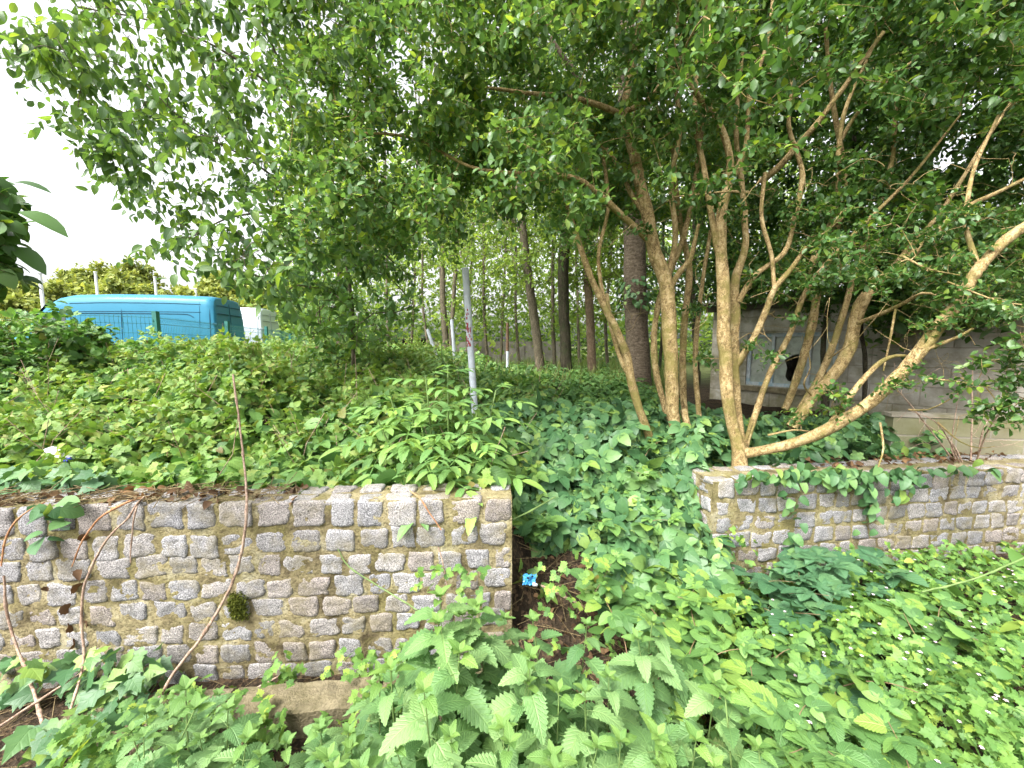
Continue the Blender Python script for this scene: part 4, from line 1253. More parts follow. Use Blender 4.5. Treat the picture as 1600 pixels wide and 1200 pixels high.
# big shrubs at the left
for k, (pxc, top, d, rx, lab) in enumerate([(40, 478, 4.0, 0.75, "tall bramble shrub with large leaves at the left edge before the blue van"), (128, 505, 4.4, 0.4, "bramble bush hiding the front end of the blue van"),
                                            (232, 528, 5.2, 0.6, "small bramble bush rising in front of the blue van's side panel"), (-90, 500, 3.6, 0.7, "bramble bush cut off by the left frame edge")]):
    c = P(pxc, top, d)
    t_ = plant("bramble_bush", lab, "shrub", (c[0], c[1], 0.72))
    n_ = 230 if k != 2 else 130
    q = rdir(n_, 1, rgU) * (rgU.random((n_, 1)) ** 0.35)
    q[:, 2] = np.abs(q[:, 2])
    hgt = c[2] - 0.95
    cl = np.array([c[0], c[1], 0.95]) + q * np.array([rx, rx * 0.8, hgt])
    sk = Skel(M["red_stem"], 300 + k)
    for a_ in np.linspace(0, 6.28, 6)[:5]:
        sk.stem([(c[0], c[1], 0.6, 0.006), (c[0] + 0.12 * math.cos(a_), c[1] + 0.12 * math.sin(a_), 0.95, 0.005), (c[0] + 0.4 * rx * math.cos(a_), c[1] + 0.3 * rx * math.sin(a_), 0.9 + hgt * 0.7, 0.004)], 5, world=True)
    sk.grow(cl, rmin=0.002, rscale=0.003)
    cr = Buf()
    sprays(cr, sk.buf, cl, 2, 0.16, 4, TRI, 0.13, sk.rg, zs=0.5, bias=(0, -0.15, 0.3), up=1.2)
    sk.buf.build("stems", M["red_stem"], t_)
    cr.build("foliage", M["bramble"], t_)

# nettle bed running back under the trees
nb = Buf()
npl = 1500
px, d = rgU.uniform(480, 1120, npl), 2.6 + 8.5 * rgU.random(npl) ** 1.15
x, y = (px - 800) / F * d, d
k_ = (x > -1.9 + 0.9 * lump(x, y, 3, 1.2) + 0.12 * (y - 3)) & (x < 1.35 + 0.12 * y) & ~((x > 0.15) & (y < 3.3))
x, y, d = x[k_], y[k_], d[k_]
H_ = (0.3 + 0.06 * sstep(3, 6, y) + 0.08 * lump(x, y, 5, 0.8)) * rgU.uniform(0.75, 1.15, len(x))
gz = ground(x, y)
sc_ = 1 + 0.07 * np.maximum(d - 4, 0)
for w_ in range(5):
    f = 1 - w_ * 0.17
    for q_ in range(4):
        an = q_ * math.pi / 2 + w_ * 0.7 + np.pi * 2 * ((x * 12.7 + y * 5.1) % 1)
        o = np.stack([np.cos(an), np.sin(an), 0 * an], -1)
        pos = np.stack([x, y, gz + H_ * f], -1) + o * 0.012
        ln = (0.065, 0.105, 0.125, 0.125, 0.11)[w_] * rgU.uniform(0.7, 1.2, len(x)) * sc_
        scatter(nb, NETTLE_FAR, pos, o + np.array([0, 0, 0.15 - 0.12 * w_]) + rgU.normal(size=o.shape) * 0.2, np.array([0, 0, 1.0]) + rgU.normal(size=o.shape) * 0.3, ln)
st_ = np.stack([np.stack([x, y, gz], -1), np.stack([x, y, gz + H_], -1)], 1)
nb.tubes(st_, np.full((len(x), 2), 0.0025), 3, 1)
kind(nb.build("nettle_undergrowth", [M["nettle_far"], M["green_stem"]]), "stuff")

# grass and seedheads beyond the nettles
gr = Buf()
ng = 9000
px, d = rgU.uniform(450, 1050, ng), rgU.uniform(6, 16, ng)
x, y = (px - 800) / F * d, d
scatter(gr, GRASS, np.stack([x, y, ground(x, y)], -1), rdir(ng, 0.2, rgU) * 0.5 + np.array([0, 0, 1.0]), rdir(ng, 0.2, rgU), rgU.uniform(0.25, 0.6, ng), widen=rgU.uniform(1, 2.2, ng))
kind(gr.build("long_grass", M["grass"]), "stuff")

# elder saplings behind the left wall by the pole
for k, (pts, lab, nlf, sz) in enumerate([
    ([(700, 620, 2.6), (665, 632, 2.45), (730, 645, 2.6), (640, 675, 2.35), (700, 685, 2.3), (745, 690, 2.35), (590, 700, 2.3), (660, 720, 2.2), (720, 715, 2.2), (610, 665, 2.5), (775, 655, 2.7), (690, 745, 2.1), (750, 735, 2.15)], "bright green elder sapling with pinnate leaves at the foot of the tall grey pole", 7, 0.36),
    ([(692, 575, 4.2), (680, 590, 4.1), (705, 600, 4.2), (690, 555, 4.3)], "small yellow green elder seedling between the two thin white poles", 5, 0.3),
    ([(565, 650, 3.0), (540, 690, 2.8), (520, 720, 2.6), (575, 700, 2.8), (480, 700, 2.7)], "low leafy elder sapling behind the middle of the long wall", 6, 0.3)]):
    c = P(*(np.array(pts) - (np.array([0, 45, 0.05]) if k == 0 else np.array([0, 15, 0]))).T)
    b = c.mean(0)
    b[1] += 0.1
    t_ = plant("elder_sapling", lab, "sapling", (b[0], b[1], 0.72))
    sb, lb = Buf(), Buf()
    for q in c:
        foot = np.array([b[0] + (q[0] - b[0]) * 0.3, b[1] + (q[1] - b[1]) * 0.3, 0.6])
        mid = (foot + q) / 2 + np.array([(q[0] - b[0]) * 0.1, 0, 0.03])
        sb.tubes(catmull([foot, mid, q], 0.06), 0.005, 5)
        an = np.arange(nlf) * 2.4 + rgU.uniform(0, 6)
        o = np.stack([np.cos(an), np.sin(an), np.zeros(nlf)], -1)
        hh = -np.arange(nlf) * 0.035
        scatter(lb, ELDER, q + np.stack([0 * hh, 0 * hh, hh], -1), o + np.array([0, -0.15, 0.35]) - np.arange(nlf)[:, None] * np.array([0, 0, 0.1]), np.array([0, -0.1, 1.0]) + 0 * o, sz * rgU.uniform(0.75, 1.1, nlf) * np.linspace(0.6, 1, nlf))
    sb.build("stems", M["green_stem"], t_)
    lb.build("foliage", M["elder"], t_)

# ivy and bramble carpet in the gap, on the bank and behind the short wall
iv = Buf()
HEARTY = oval(0.36, 5, 0.33, fold=0.28, droop=0.4, heart=0.12, wave=0.02)


def ivy_top(x, y):
    return ground(x, y) + 0.1 + 0.2 * sstep(2.3, 3.2, y) + 0.08 * lump(x, y, 4, 0.5)


gap = lambda x, y, rg: (x > np.where(y < 2.3, 0.13, -0.1)) & (x < 1.34) & ~((np.abs(x - 0.28 + 0.16 * (y - 2)) < 0.24 + 0.05 * lump(x, y, 2, .3)) & (y < 2.32)) & ~((np.abs(x - 0.62) < 0.13) & (np.abs(y - 1.62) < 0.1))
layer(iv, HEARTY, 4600, (760, 1140), (2.0, 3.9), ivy_top, 0.09, 0.075, gap, 0.8, (0, -0.6, 0))
layer(iv, IVY, 1400, (760, 1140), (1.9, 3.9), ivy_top, 0.06, 0.1, gap, 0.55, (0, -0.7, 0))
layer(iv, TRI, 1100, (790, 1140), (1.9, 3.6), lambda x, y: ivy_top(x, y) + 0.05, 0.05, 0.18, gap, 0.5, (0, -0.6, 0))
back = lambda x, y, rg: (y > wall_r(x) + 0.33) & (x > 1.25) & (rg.random(len(x)) < np.where(x > 2.4, 0.7, 1.0))
bt = lambda x, y: ground(x, y) + 0.12 + 0.12 * lump(x, y, 4, 0.5) + 0.15 * sstep(2.9, 3.3, y) * sstep(2.4, 1.6, x)
layer(iv, HEARTY, 2900, (1060, 1500), (2.8, 4.6), bt, 0.1, 0.085, back, 0.55, (0, -0.8, 0))
layer(iv, IVY, 700, (1060, 1500), (2.8, 4.0), bt, 0.08, 0.09, back, 0.55, (0, -0.8, 0))
layer(iv, TRI, 300, (1060, 1400), (2.85, 3.8), lambda x, y: bt(x, y) + 0.06, 0.06, 0.15, back, 0.5, (0, -0.8, 0))
# trails hanging over the short wall
for (x0, y0, x1, y1, n_) in [(1240, 725, 1236, 870, 26), (1375, 760, 1382, 850, 16), (1300, 745, 1330, 760, 14), (1400, 745, 1470, 760, 16), (1150, 745, 1180, 735, 10), (1350, 745, 1372, 775, 12), (1420, 770, 1440, 780, 8), (1140, 738, 1420, 745, 60), (1200, 742, 1600, 742, 46)]:
    t = rgU.random(n_)
    X = x0 + (x1 - x0) * t + rgU.normal(0, 9, n_)
    Y = y0 + (y1 - y0) * t + rgU.normal(0, 5, n_)
    p = P(X, Y, np.full(n_, 2.44))
    p[:, 1] = wall_r(p[:, 0]) - rgU.uniform(0.03, 0.09, n_)
    scatter(iv, HEARTY, p, rdir(n_, 0.3, rgU) + np.array([0, -0.2, -0.9]), np.array([0, -1.0, 0.5]) + rgU.normal(size=(n_, 3)) * 0.3, rgU.uniform(0.05, 0.085, n_))
# ivy at the foot and over the left end of the long wall
for (xa, xb, ya, yb, dd, n_, tp_) in [(90, 260, 1010, 1090, 1.66, 60, IVY), (110, 230, 1060, 1150, 1.5, 70, IVY), (0, 70, 1030, 1100, 1.62, 26, IVY), (20, 200, 1120, 1200, 1.3, 36, IVY), (0, 170, 735, 790, 1.95, 120, IVY), (40, 120, 785, 815, 1.7, 14, IVY_PLAIN), (170, 420, 755, 780, 2.05, 40, IVY_PLAIN), (60, 110, 790, 850, 1.68, 8, IVY_PLAIN)]:
    X, Y = rgU.uniform(xa, xb, n_), rgU.uniform(ya, yb, n_)
    p = P(X, Y, dd + rgU.uniform(-0.05, 0.05, n_))
    scatter(iv, tp_, p, rdir(n_, 0.3, rgU) + np.array([0, -0.4, -0.4]), np.array([0, -0.7, 0.9]) + rgU.normal(size=(n_, 3)) * 0.35, rgU.uniform(0.05, 0.095, n_))
kind(iv.build("ivy_ground_cover", M["ivy"]), "stuff")

# ------------------------------------------------------------------ foreground herbs (uncountable carpet with tiny pink flowers)
hb = Buf()


def herb_top(x, y):
    base = 0.24 + 0.08 * lump(x, y, 3, 0.45) + 0.04 * lump(x, y, 7, 0.2)
    return ground(x, y) + base * (0.55 + 0.45 * sstep(0.2, 1.0, x)) * (1 - 0.75 * sstep(1.6, 2.2, y) * sstep(2.4, 1.5, x) - 0.25 * sstep(1.8, 2.4, y) * sstep(1.6, 2.6, x))


def herb_mask(x, y, rg):
    p = sstep(0.35, 0.85, x + 0.2 * (y - 1.5)) * 0.95 + 0.03
    p = np.where(x < 0.1, 0.1, p)
    bare = ((np.abs(x - 0.62) < 0.13) & (np.abs(y - 1.62) < 0.1)) | ((np.abs(x - 0.55) < 0.12) & (np.abs(y - 1.3) < 0.12))
    return (rg.random(len(x)) < p) & (y < wall_r(x) - 0.03) & (y < np.where(x < 0.0, wall_y(x) - 0.06, 9)) & ~bare & ~((x < 1.0) & (y > 1.9))


layer(hb, HERB, 17000, (100, 1900), (0.65, 2.5), herb_top, 0.06, 0.056, herb_mask, 0.7, (0, -0.35, 0))
layer(hb, LEAFLET_FINE, 200, (900, 1900), (1.15, 2.4), lambda x, y: herb_top(x, y) + 0.02, 0.04, 0.08, herb_mask, 0.6, (0, -0.35, 0))
# small plants at the wall foot
for (xa, xb, ya, yb, dd, n_) in [(415, 470, 1020, 1100, 1.68, 26), (540, 640, 1020, 1090, 1.68, 60), (90, 200, 1130, 1200, 1.2, 60), (190, 360, 1090, 1150, 1.42, 90), (560, 680, 1080, 1120, 1.45, 50), (260, 340, 1070, 1100, 1.55, 30), (380, 450, 1100, 1150, 1.45, 30), (1100, 1180, 830, 900, 2.36, 36), (640, 760, 880, 930, 1.72, 20), (850, 960, 870, 960, 1.8, 30)]:
    X, Y = rgU.uniform(xa, xb, n_), rgU.uniform(ya, yb, n_)
    p = P(X, Y, dd + rgU.uniform(-0.06, 0.04, n_))
    scatter(hb, HERB, p, rdir(n_, 0.4, rgU) + np.array([0, -0.3, -0.1]), np.array([0, -0.7, 0.9]) + rgU.normal(size=(n_, 3)) * 0.35, rgU.uniform(0.04, 0.075, n_))
hbo = kind(hb.build("herb_ground_cover", M["herb"]), "stuff")
fl = Buf()
nfl = 95
px, d = rgU.uniform(1230, 1640, nfl), rgU.uniform(0.95, 2.3, nfl)
x, y = (px - 800) / F * d, d
c_ = np.stack([x, y, herb_top(x, y) + rgU.uniform(0.015, 0.05, nfl)], -1)
for q_ in range(5):
    an = q_ * 1.257
    scatter(fl, FARLEAF, c_, np.tile([[math.cos(an), math.sin(an), 0.25]], (nfl, 1)), (0, 0, 1), rgU.uniform(0.006, 0.0085, nfl))
kind(fl.build("small_pink_flowers_in_the_herb_foliage", M["pink"], hbo), "stuff")

# ------------------------------------------------------------------ foreground nettles: one object each
rgN = np.random.default_rng(19)


def make_nettle(seed, H, big):
    rg = np.random.default_rng(seed)
    t = thing("stinging_nettle", "stinging nettle with opposite pairs of toothed pale green leaves standing before the cobble walls", "nettle", (0, 0, 0), "stinging nettles in the foreground")
    lean = rg.normal(0, 0.05, 2)
    zs_ = np.linspace(0, H, 10)
    stem = np.stack([lean[0] * (zs_ / H) ** 2, lean[1] * (zs_ / H) ** 2, zs_], -1)
    sb, lb, tb = Buf(), Buf(), Buf()
    sb.tubes(stem, np.linspace(0.0035, 0.0018, 10), 6)
    n = int(H / 0.058)
    rot = rg.uniform(0, 6.28)
    for i in range(n):
        z = H - 0.012 - i * 0.055 * (1 + 0.15 * i / n)
        if z < 0.05:
            break
        size = big * (0.32 + 0.68 * min(1, i / 3.0)) * rg.uniform(0.88, 1.12) * (1 - 0.3 * max(0, (i - n * 0.6) / (n * 0.4 + 1e-6)))
        s0 = np.array([np.interp(z, zs_, stem[:, 0]), np.interp(z, zs_, stem[:, 1]), z])
        for sd in (0, 1):
            an = rot + i * math.pi / 2 + sd * math.pi + rg.normal(0, 0.15)
            o = np.array([math.cos(an), math.sin(an), 0])
            pet = size * 0.32
            tilt = 0.45 - 0.16 * min(i, 4) + rg.normal(0, 0.1)
            e = s0 + unit(o + np.array([0, 0, 0.35])) * pet
            sb.tubes(np.array([s0, (s0 + e) / 2 + np.array([0, 0, 0.002]), e]), np.array([0.0012, 0.001, 0.0009]), 4)
            roll = np.cross(o, [0, 0, 1.0]) * rg.normal(0, 0.22)
            scatter(tb if i == 0 else lb, NETTLES[int(rg.integers(0, 4))], [e], [o + np.array([0, 0, tilt])], [np.array([0, 0, 1.0]) + roll], [size])
    for q in range(4):
        an = rot + q * 1.57 + 0.4
        scatter(tb, NETTLE, [stem[-1]], [(math.cos(an) * 0.6, math.sin(an) * 0.6, 0.9)], [(-math.cos(an), -math.sin(an), 0.5)], [big * rg.uniform(0.22, 0.34)])
    sb.build("stem", M["green_stem"], t)
    lb.build("leaves", M["nettle"], t)
    tb.build("young_tip", M["nettle_tip"], t)
    return t


protos = [make_nettle(400 + k, H, b) for k, (H, b) in enumerate([(0.8, 0.13), (0.66, 0.12), (0.9, 0.14), (0.56, 0.115), (0.74, 0.135), (0.46, 0.11)])]
hgt = [0.8, 0.66, 0.9, 0.56, 0.74, 0.46]
spots = [(718, 930, 1.5), (690, 985, 1.4), (752, 985, 1.42), (640, 1010, 1.38), (800, 1010, 1.35), (700, 1050, 1.2), (770, 1075, 1.15), (630, 1075, 1.2), (575, 1100, 1.22), (850, 960, 1.5), (905, 965, 1.45), (985, 955, 1.5), (1030, 985, 1.4), (880, 1020, 1.3), (950, 1030, 1.28),
         (1010, 1040, 1.25), (840, 1075, 1.15), (920, 1085, 1.12), (1000, 1100, 1.1), (1080, 1040, 1.25), (1060, 1120, 1.08), (960, 1150, 1.02), (880, 1150, 1.0), (800, 1140, 1.0), (730, 1140, 1.02), (660, 1140, 1.03), (590, 1160, 1.02), (520, 1130, 1.12), (470, 1165, 1.05), (400, 1150, 1.1),
         (350, 1110, 1.2), (330, 1165, 1.05), (270, 1130, 1.15), (240, 1180, 1.0), (430, 1190, 1.0), (540, 1200, 0.97), (620, 1210, 0.95), (700, 1215, 0.93), (780, 1215, 0.92), (860, 1215, 0.92), (940, 1215, 0.92), (1020, 1190, 0.97), (1100, 1185, 0.98), (1000, 1240, 0.9), (1140, 1220, 0.94),
         (300, 1220, 0.95), (380, 1230, 0.93), (180, 1210, 0.97), (215, 1110, 1.3), (285, 1095, 1.35), (345, 1085, 1.4), (250, 1150, 1.15), (310, 1135, 1.2), (205, 1160, 1.1), (420, 1175, 1.1), (480, 1130, 1.25), (555, 1085, 1.35), (600, 1050, 1.4), (500, 1190, 1.0), (450, 1215, 1.0), (330, 1195, 1.02), (140, 1190, 1.05), (225, 1215, 1.0), (560, 1140, 1.1), (390, 1200, 1.05), (1195, 1150, 1.02), (1225, 1195, 0.97), (1060, 960, 1.52), (780, 955, 1.55), (860, 1100, 1.1), (745, 1195, 0.95), (662, 965, 1.3), (765, 960, 1.3), (612, 1015, 1.3), (580, 1050, 1.3), (715, 925, 1.32)]
used = set()
for i, (px_, py_, d_) in enumerate(spots):
    q = P(px_ + rgN.normal(0, 8), py_, (0.8 if i < 6 else 0.88) * d_ + rgN.normal(0, 0.02))
    k = int(rgN.integers(0, 6))
    gz_ = float(ground(q[0], q[1]))
    s = np.clip((q[2] - gz_) / hgt[k], 0.6, 1.25)
    if q[2] - gz_ > hgt[k] * 1.25:
        k = 2
        s = np.clip((q[2] - gz_) / hgt[k], 0.6, 1.08)
    loc = (q[0], q[1], q[2] - s * hgt[k])
    rz, tilt = rgN.uniform(0, 6.28), rgN.normal(0, 0.08, 2)
    if k not in used:
        used.add(k)
        o = protos[k]
        o.location = [float(a) for a in loc]
        o.rotation_euler = (tilt[0], tilt[1], rz)
        o.scale = (s,) * 3
    else:
        dup(protos[k], loc, rz, s, tilt)

# ------------------------------------------------------------------ bramble sprays in front: one object each
GRPB = "young bramble sprays in the foreground"


def make_spray(seed, L, n, size, mat, leafs, name, label, grp):
    rg = np.random.default_rng(seed)
    t = thing(name, label, "bramble", (0, 0, 0), grp)
    sb, lb = Buf(), Buf()
    s = np.linspace(0, 1, 12)
    path = np.stack([L * 0.7 * s ** 1.3, 0.06 * np.sin(s * 3 + seed), L * 0.85 * s * (1.15 - 0.55 * s)], -1)
    sb.tubes(path, np.linspace(0.0032, 0.0012, 12), 6)
    for i in range(n):
        f = 0.3 + 0.7 * (i + 0.5) / n
        p = np.array([np.interp(f, s, path[:, a]) for a in range(3)])
        an = i * 2.4 + rg.normal(0, 0.3)
        o = np.array([math.cos(an), math.sin(an), 0.25 + rg.normal(0, 0.15)])
        sz = size * (1.0 if f < 0.8 else 0.7) * rg.uniform(0.8, 1.15)
        scatter(lb, leafs, [p], [o], [np.array([0, -0.1, 1.0]) + rg.normal(size=3) * 0.2], [sz])
    scatter(lb, leafs, [path[-1]] * 2, [(0.8, 0.3, 0.5), (0.6, -0.5, 0.4)], [(0, 0, 1)] * 2, [size * 0.5, size * 0.4])
    sb.build("cane", M["red_stem"], t)
    lb.build("leaves", mat, t)
    return t


M["bramble_fg"] = leaf_mat("bramble_fg", [(0.0, (0.07, 0.155, 0.05)), (0.5, (0.11, 0.22, 0.068)), (0.9, (0.155, 0.28, 0.075)), (1.0, (0.2, 0.3, 0.06))], 0.33, 0.45, 0.4, veins=0.7, vfreq=50, patch=0.4)
lab1 = "young bramble spray with light green three-part leaves in the weeds before the short wall"
lab2 = "bramble spray with big dark crinkled leaves growing against the short cobble wall"
bp = [make_spray(500, 0.42, 6, 0.19, M["bramble_fg"], TRI_FINE, "bramble_spray", lab1, GRPB), make_spray(501, 0.36, 7, 0.18, M["bramble_fg"], TRI_FINE, "bramble_spray", lab1, GRPB), make_spray(502, 0.45, 6, 0.2, M["bramble_fg"], FIVE_FINE, "bramble_spray", lab1, GRPB)]
bd = [make_spray(510, 0.42, 5, 0.26, M["bramble_dark"], FIVE_FINE, "bramble_spray", lab2, "dark bramble sprays at the short wall"), make_spray(511, 0.4, 5, 0.24, M["bramble_dark"], TRI_FINE, "bramble_spray", lab2, "dark bramble sprays at the short wall")]
fsp = [(940, 880, 1.95), (985, 905, 1.9), (1010, 880, 2.05), (1050, 920, 1.9), (1040, 960, 1.7), (1100, 940, 1.8), (1120, 985, 1.6), (1090, 1010, 1.5), (1140, 1040, 1.4), (1180, 1060, 1.35), (1110, 1080, 1.25), (1170, 1110, 1.2), (1060, 1060, 1.3), (1230, 1030, 1.45), (1210, 1140, 1.12), (1130, 945, 1.9), (960, 940, 1.75), (1020, 830, 2.3),
       (1000, 780, 2.5), (930, 820, 2.35), (830, 800, 2.35), (850, 825, 2.3), (1480, 960, 1.7), (1340, 1000, 1.6), (1500, 880, 2.2), (1250, 1080, 1.3), (1320, 1110, 1.2), (1400, 1150, 1.1), (1030, 690, 2.85), (1005, 740, 2.65), (1560, 1010, 1.5), (880, 700, 3.0), (1380, 1080, 1.3), (1300, 1180, 1.05), (1420, 980, 1.65), (1350, 930, 1.9), (1420, 1190, 1.05), (1265, 1130, 1.15)]
dsp = [(1265, 925, 1.95), (1255, 955, 1.85), (1330, 900, 2.15), (1300, 960, 1.8), (1420, 895, 2.2), (1370, 870, 2.3), (1310, 1050, 1.45), (1215, 900, 2.1), (1250, 850, 2.34), (1180, 920, 2.0), (1230, 860, 2.3), (1270, 870, 2.3)]
usedb = set()
for lst, pr in ((fsp, bp), (dsp, bd)):
    for i, (px_, py_, d_) in enumerate(lst):
        q = P(px_, py_, d_)
        k = i % len(pr)
        L = (0.42, 0.36, 0.45)[k] if pr is bp else (0.42, 0.4)[k]
        s = rgN.uniform(0.75, 1.05)
        gz_ = float(ground(q[0], q[1]))
        rz = rgN.uniform(0, 6.28) if pr is bp else rgN.uniform(3.4, 6.0)
        off = L * 0.45 * s
        loc = (q[0] - math.cos(rz) * off, q[1] - math.sin(rz) * off, max(q[2] - L * 0.55 * s, gz_ - 0.02))
        tl = rgN.normal(0, 0.1, 2)
        if pr is bd:
            loc = (loc[0], min(loc[1], 2.33), loc[2])
        key = (id(pr), k)
        if key not in usedb:
            usedb.add(key)
            o = pr[k]
            o.location = [float(a) for a in loc]
            o.rotation_euler = (float(tl[0]), float(tl[1]), float(rz))
            o.scale = (float(s),) * 3
        else:
            dup(pr[k], loc, rz, s, tl)

# ------------------------------------------------------------------ dead canes
canes = [
    ("long straight dead cane rising from the nettles across the long wall to the brambles", [(364, 585, 1.95, 4), (371, 640, 1.93, 4), (380, 710, 1.86, 4), (385, 768, 1.78, 5), (385, 800, 1.735, 5), (383, 830, 1.73, 6), (365, 905, 1.71, 6), (322, 985, 1.66, 7), (270, 1055, 1.58, 7), (240, 1110, 1.45, 8), (200, 1190, 1.2, 9)], "cane"),
    ("wavy dead cane hanging over the long wall past the dry leaves", [(225, 776, 1.8, 4), (212, 790, 1.72, 4), (202, 808, 1.7, 4), (169, 840, 1.68, 5), (140, 893, 1.69, 5), (129, 930, 1.69, 5), (127, 975, 1.68, 5), (131, 1030, 1.64, 5), (110, 1110, 1.5, 5), (86, 1162, 1.4, 5), (71, 1200, 1.3, 5)], "cane"),
    ("dead cane bending down near the left end of the long wall", [(6, 900, 1.68, 4), (11, 960, 1.67, 5), (27, 1012, 1.64, 5), (46, 1061, 1.58, 6), (60, 1106, 1.5, 7), (71, 1155, 1.4, 8), (76, 1210, 1.3, 8)], "cane"),
    ("straight pale stick leaning in the bottom left corner", [(-20, 1146, 1.4, 5), (60, 1095, 1.5, 5), (135, 1046, 1.62, 3)], "cane"),
    ("curved reddish cane lying over the wall top, looping down to the left", [(230, 776, 1.82, 4), (199, 785, 1.74, 5), (160, 806, 1.69, 4), (139, 829, 1.68, 4), (124, 855, 1.69, 3), (112, 885, 1.69, 2)], "cane_red"),
    ("short thin cane hanging straight down the long wall", [(222, 778, 1.8, 3), (213, 795, 1.71, 3), (208, 820, 1.705, 3), (205, 850, 1.72, 3), (204, 880, 1.72, 2)], "cane"),
    ("orange brown cane crossing the foot of the long wall", [(161, 1031, 1.66, 4), (195, 1069, 1.62, 5), (240, 1091, 1.55, 5), (270, 1114, 1.48, 4), (285, 1147, 1.4, 3)], "cane_red"),
    ("upright thin dead stalk among the front nettles, bottom centre", [(687, 1020, 1.12, 4), (686, 1088, 1.05, 6), (692, 1162, 0.98, 6), (697, 1240, 0.9, 7)], "cane"),
    ("slanting dead stalk behind the tallest nettle", [(736, 1005, 1.32, 5), (762, 1057, 1.25, 5), (781, 1110, 1.18, 6)], "cane"),
    ("small rusty twig stuck to the long wall near its right end", [(640, 766, 1.86, 3), (655, 778, 1.8, 3), (668, 796, 1.785, 3), (690, 828, 1.78, 3)], "cane_red"),
    ("reddish cane bent across the extreme left of the wall", [(70, 785, 1.74, 3), (45, 798, 1.68, 3), (22, 818, 1.675, 4), (8, 845, 1.68, 4), (2, 885, 1.67, 3)], "cane_red"),
    ("thin pale stalk against the wall below the rusty twig", [(684, 855, 1.8, 3), (692, 880, 1.79, 3), (698, 915, 1.77, 3)], "cane"),
    ("green bramble shoot reaching out of the gap beside the wall end", [(800, 812, 1.9, 4), (835, 795, 2.0, 4), (868, 776, 2.1, 3)], "green_stem"),
    ("green leaf stalk curling on the wall above the nettles", [(528, 858, 1.8, 2), (545, 885, 1.78, 3), (590, 915, 1.76, 3), (655, 955, 1.7, 3)], "green_stem"),
    ("pale stick on the soil by the blue wrapper", [(845, 915, 1.95, 5), (870, 926, 1.92, 5), (915, 950, 1.85, 4)], "cane"),
    ("pale dead stick crossing the bottom edge between nettles", [(640, 1200, 0.97, 6), (670, 1188, 0.98, 6), (690, 1178, 1.0, 5)], "cane"),
    ("dead twig along the foot of the wall by the pale wrapper", [(370, 1092, 1.64, 4), (400, 1075, 1.68, 4), (445, 1052, 1.72, 3)], "cane"),
    ("long green bramble cane arching through the herbs on the right", [(1440, 925, 1.9, 4), (1520, 905, 1.9, 4), (1605, 870, 1.95, 4)], "green_stem"),
]
for lab, pts, m_ in canes:
    a = np.array(pts, float)
    w = P(a[:, 0], a[:, 1], a[:, 2])
    c = catmull(np.concatenate([w, (0.72 * a[:, 3] / 2 * a[:, 2] / F)[:, None]], -1), 0.02)
    b = Buf()
    p = c[:, :3] + np.stack([noise3(c[:, :3], 0.11, 3), 0 * c[:, 0], noise3(c[:, :3], 0.13, 8)], -1) * 0.003
    knots = 1 + 0.5 * np.exp(-((np.arange(len(c)) % 13 - 6) / 0.8) ** 2)
    b.tubes(p, c[:, 3] * knots, 6)
    tag(b.build("bramble_cane", M[m_], base=w[-1]), lab, "cane")

# dry leaves caught on the wall, litter on the wall top and soil
for k, (px_, py_, s_, lab) in enumerate([(132, 888, 0.05, "curled dry brown leaf on the long wall, topmost of the dead cluster"), (118, 912, 0.055, "wide dry brown leaf hanging on the wall below the topmost one"), (100, 945, 0.05, "dark folded dry leaf stuck to the left of the dead cluster"), (140, 968, 0.045, "pale dry leaf by the wavy cane, right of the dead cluster"),
                                         (112, 975, 0.045, "pale orange dry leaf below the dark folded one"), (120, 1003, 0.05, "lowest pinkish dry leaf of the dead cluster on the wall"), (82, 912, 0.03, "small dry leaf left of the dead cluster on the wall"), (130, 833, 0.04, "dry brown leaf caught under the reddish cane"), (303, 775, 0.05, "rust red dry leaf lying on the wall top")]):
    q = P(px_, py_, 1.72)
    q[1] = wall_y(q[0]) - 0.025
    if k == 8:
        q = P(px_, py_, 1.92)
        q[2] = 0.9
    b = Buf()
    dl = oval(0.42, 7, 0.45, fold=0.5, droop=0.7, jag=0.1)
    scatter(b, dl, [q], [rdir(1, 0.6, rgU)[0] + np.array([0, -0.1, -0.5])], [np.array([0.2, -1, 0.4]) + rgU.normal(size=3) * 0.3], [s_ * 1.15])
    tag(b.build("dead_leaf", M["dead_leaf"], base=q), lab, "leaf", "dry leaves caught on the long wall")

lt = Buf()
n_ = 420
x = np.concatenate([rgU.uniform(-2.5, -1.0, 170), rgU.uniform(2.1, 3.8, 110), rgU.uniform(0.0, 0.9, 140)])
y = np.concatenate([wall_y(x[:170]) + rgU.uniform(0.02, 0.2, 170), wall_r(x[170:280]) + rgU.uniform(0.14, 0.34, 110), rgU.uniform(1.2, 2.3, 140)])
z = np.concatenate([rgU.uniform(0.878, 0.9, 170), rgU.uniform(0.762, 0.785, 110), ground(x[280:], y[280:]) + 0.012])
scatter(lt, oval(0.35, 3, 0.45, fold=0.4, droop=0.5), np.stack([x, y, z], -1), rdir(n_, 0.2, rgU), rdir(n_, 0.3, rgU) + np.array([0, 0, 1.2]), rgU.uniform(0.02, 0.055, n_))
nt = 520
x = np.concatenate([rgU.uniform(-2.5, -1.1, 150), rgU.uniform(0.0, 1.0, 220), rgU.uniform(-2.3, -0.3, 150)])
y = np.concatenate([wall_y(x[:150]) + rgU.uniform(0.0, 0.2, 150), rgU.uniform(1.2, 2.3, 220), wall_y(x[370:]) - rgU.uniform(0.03, 0.5, 150)])
z = np.concatenate([rgU.uniform(0.885, 0.905, 150), ground(x[150:370], y[150:370]) + 0.015, ground(x[370:], y[370:]) + 0.02])
dd = rdir(nt, 0.12, rgU) * rgU.uniform(0.03, 0.14, (nt, 1))
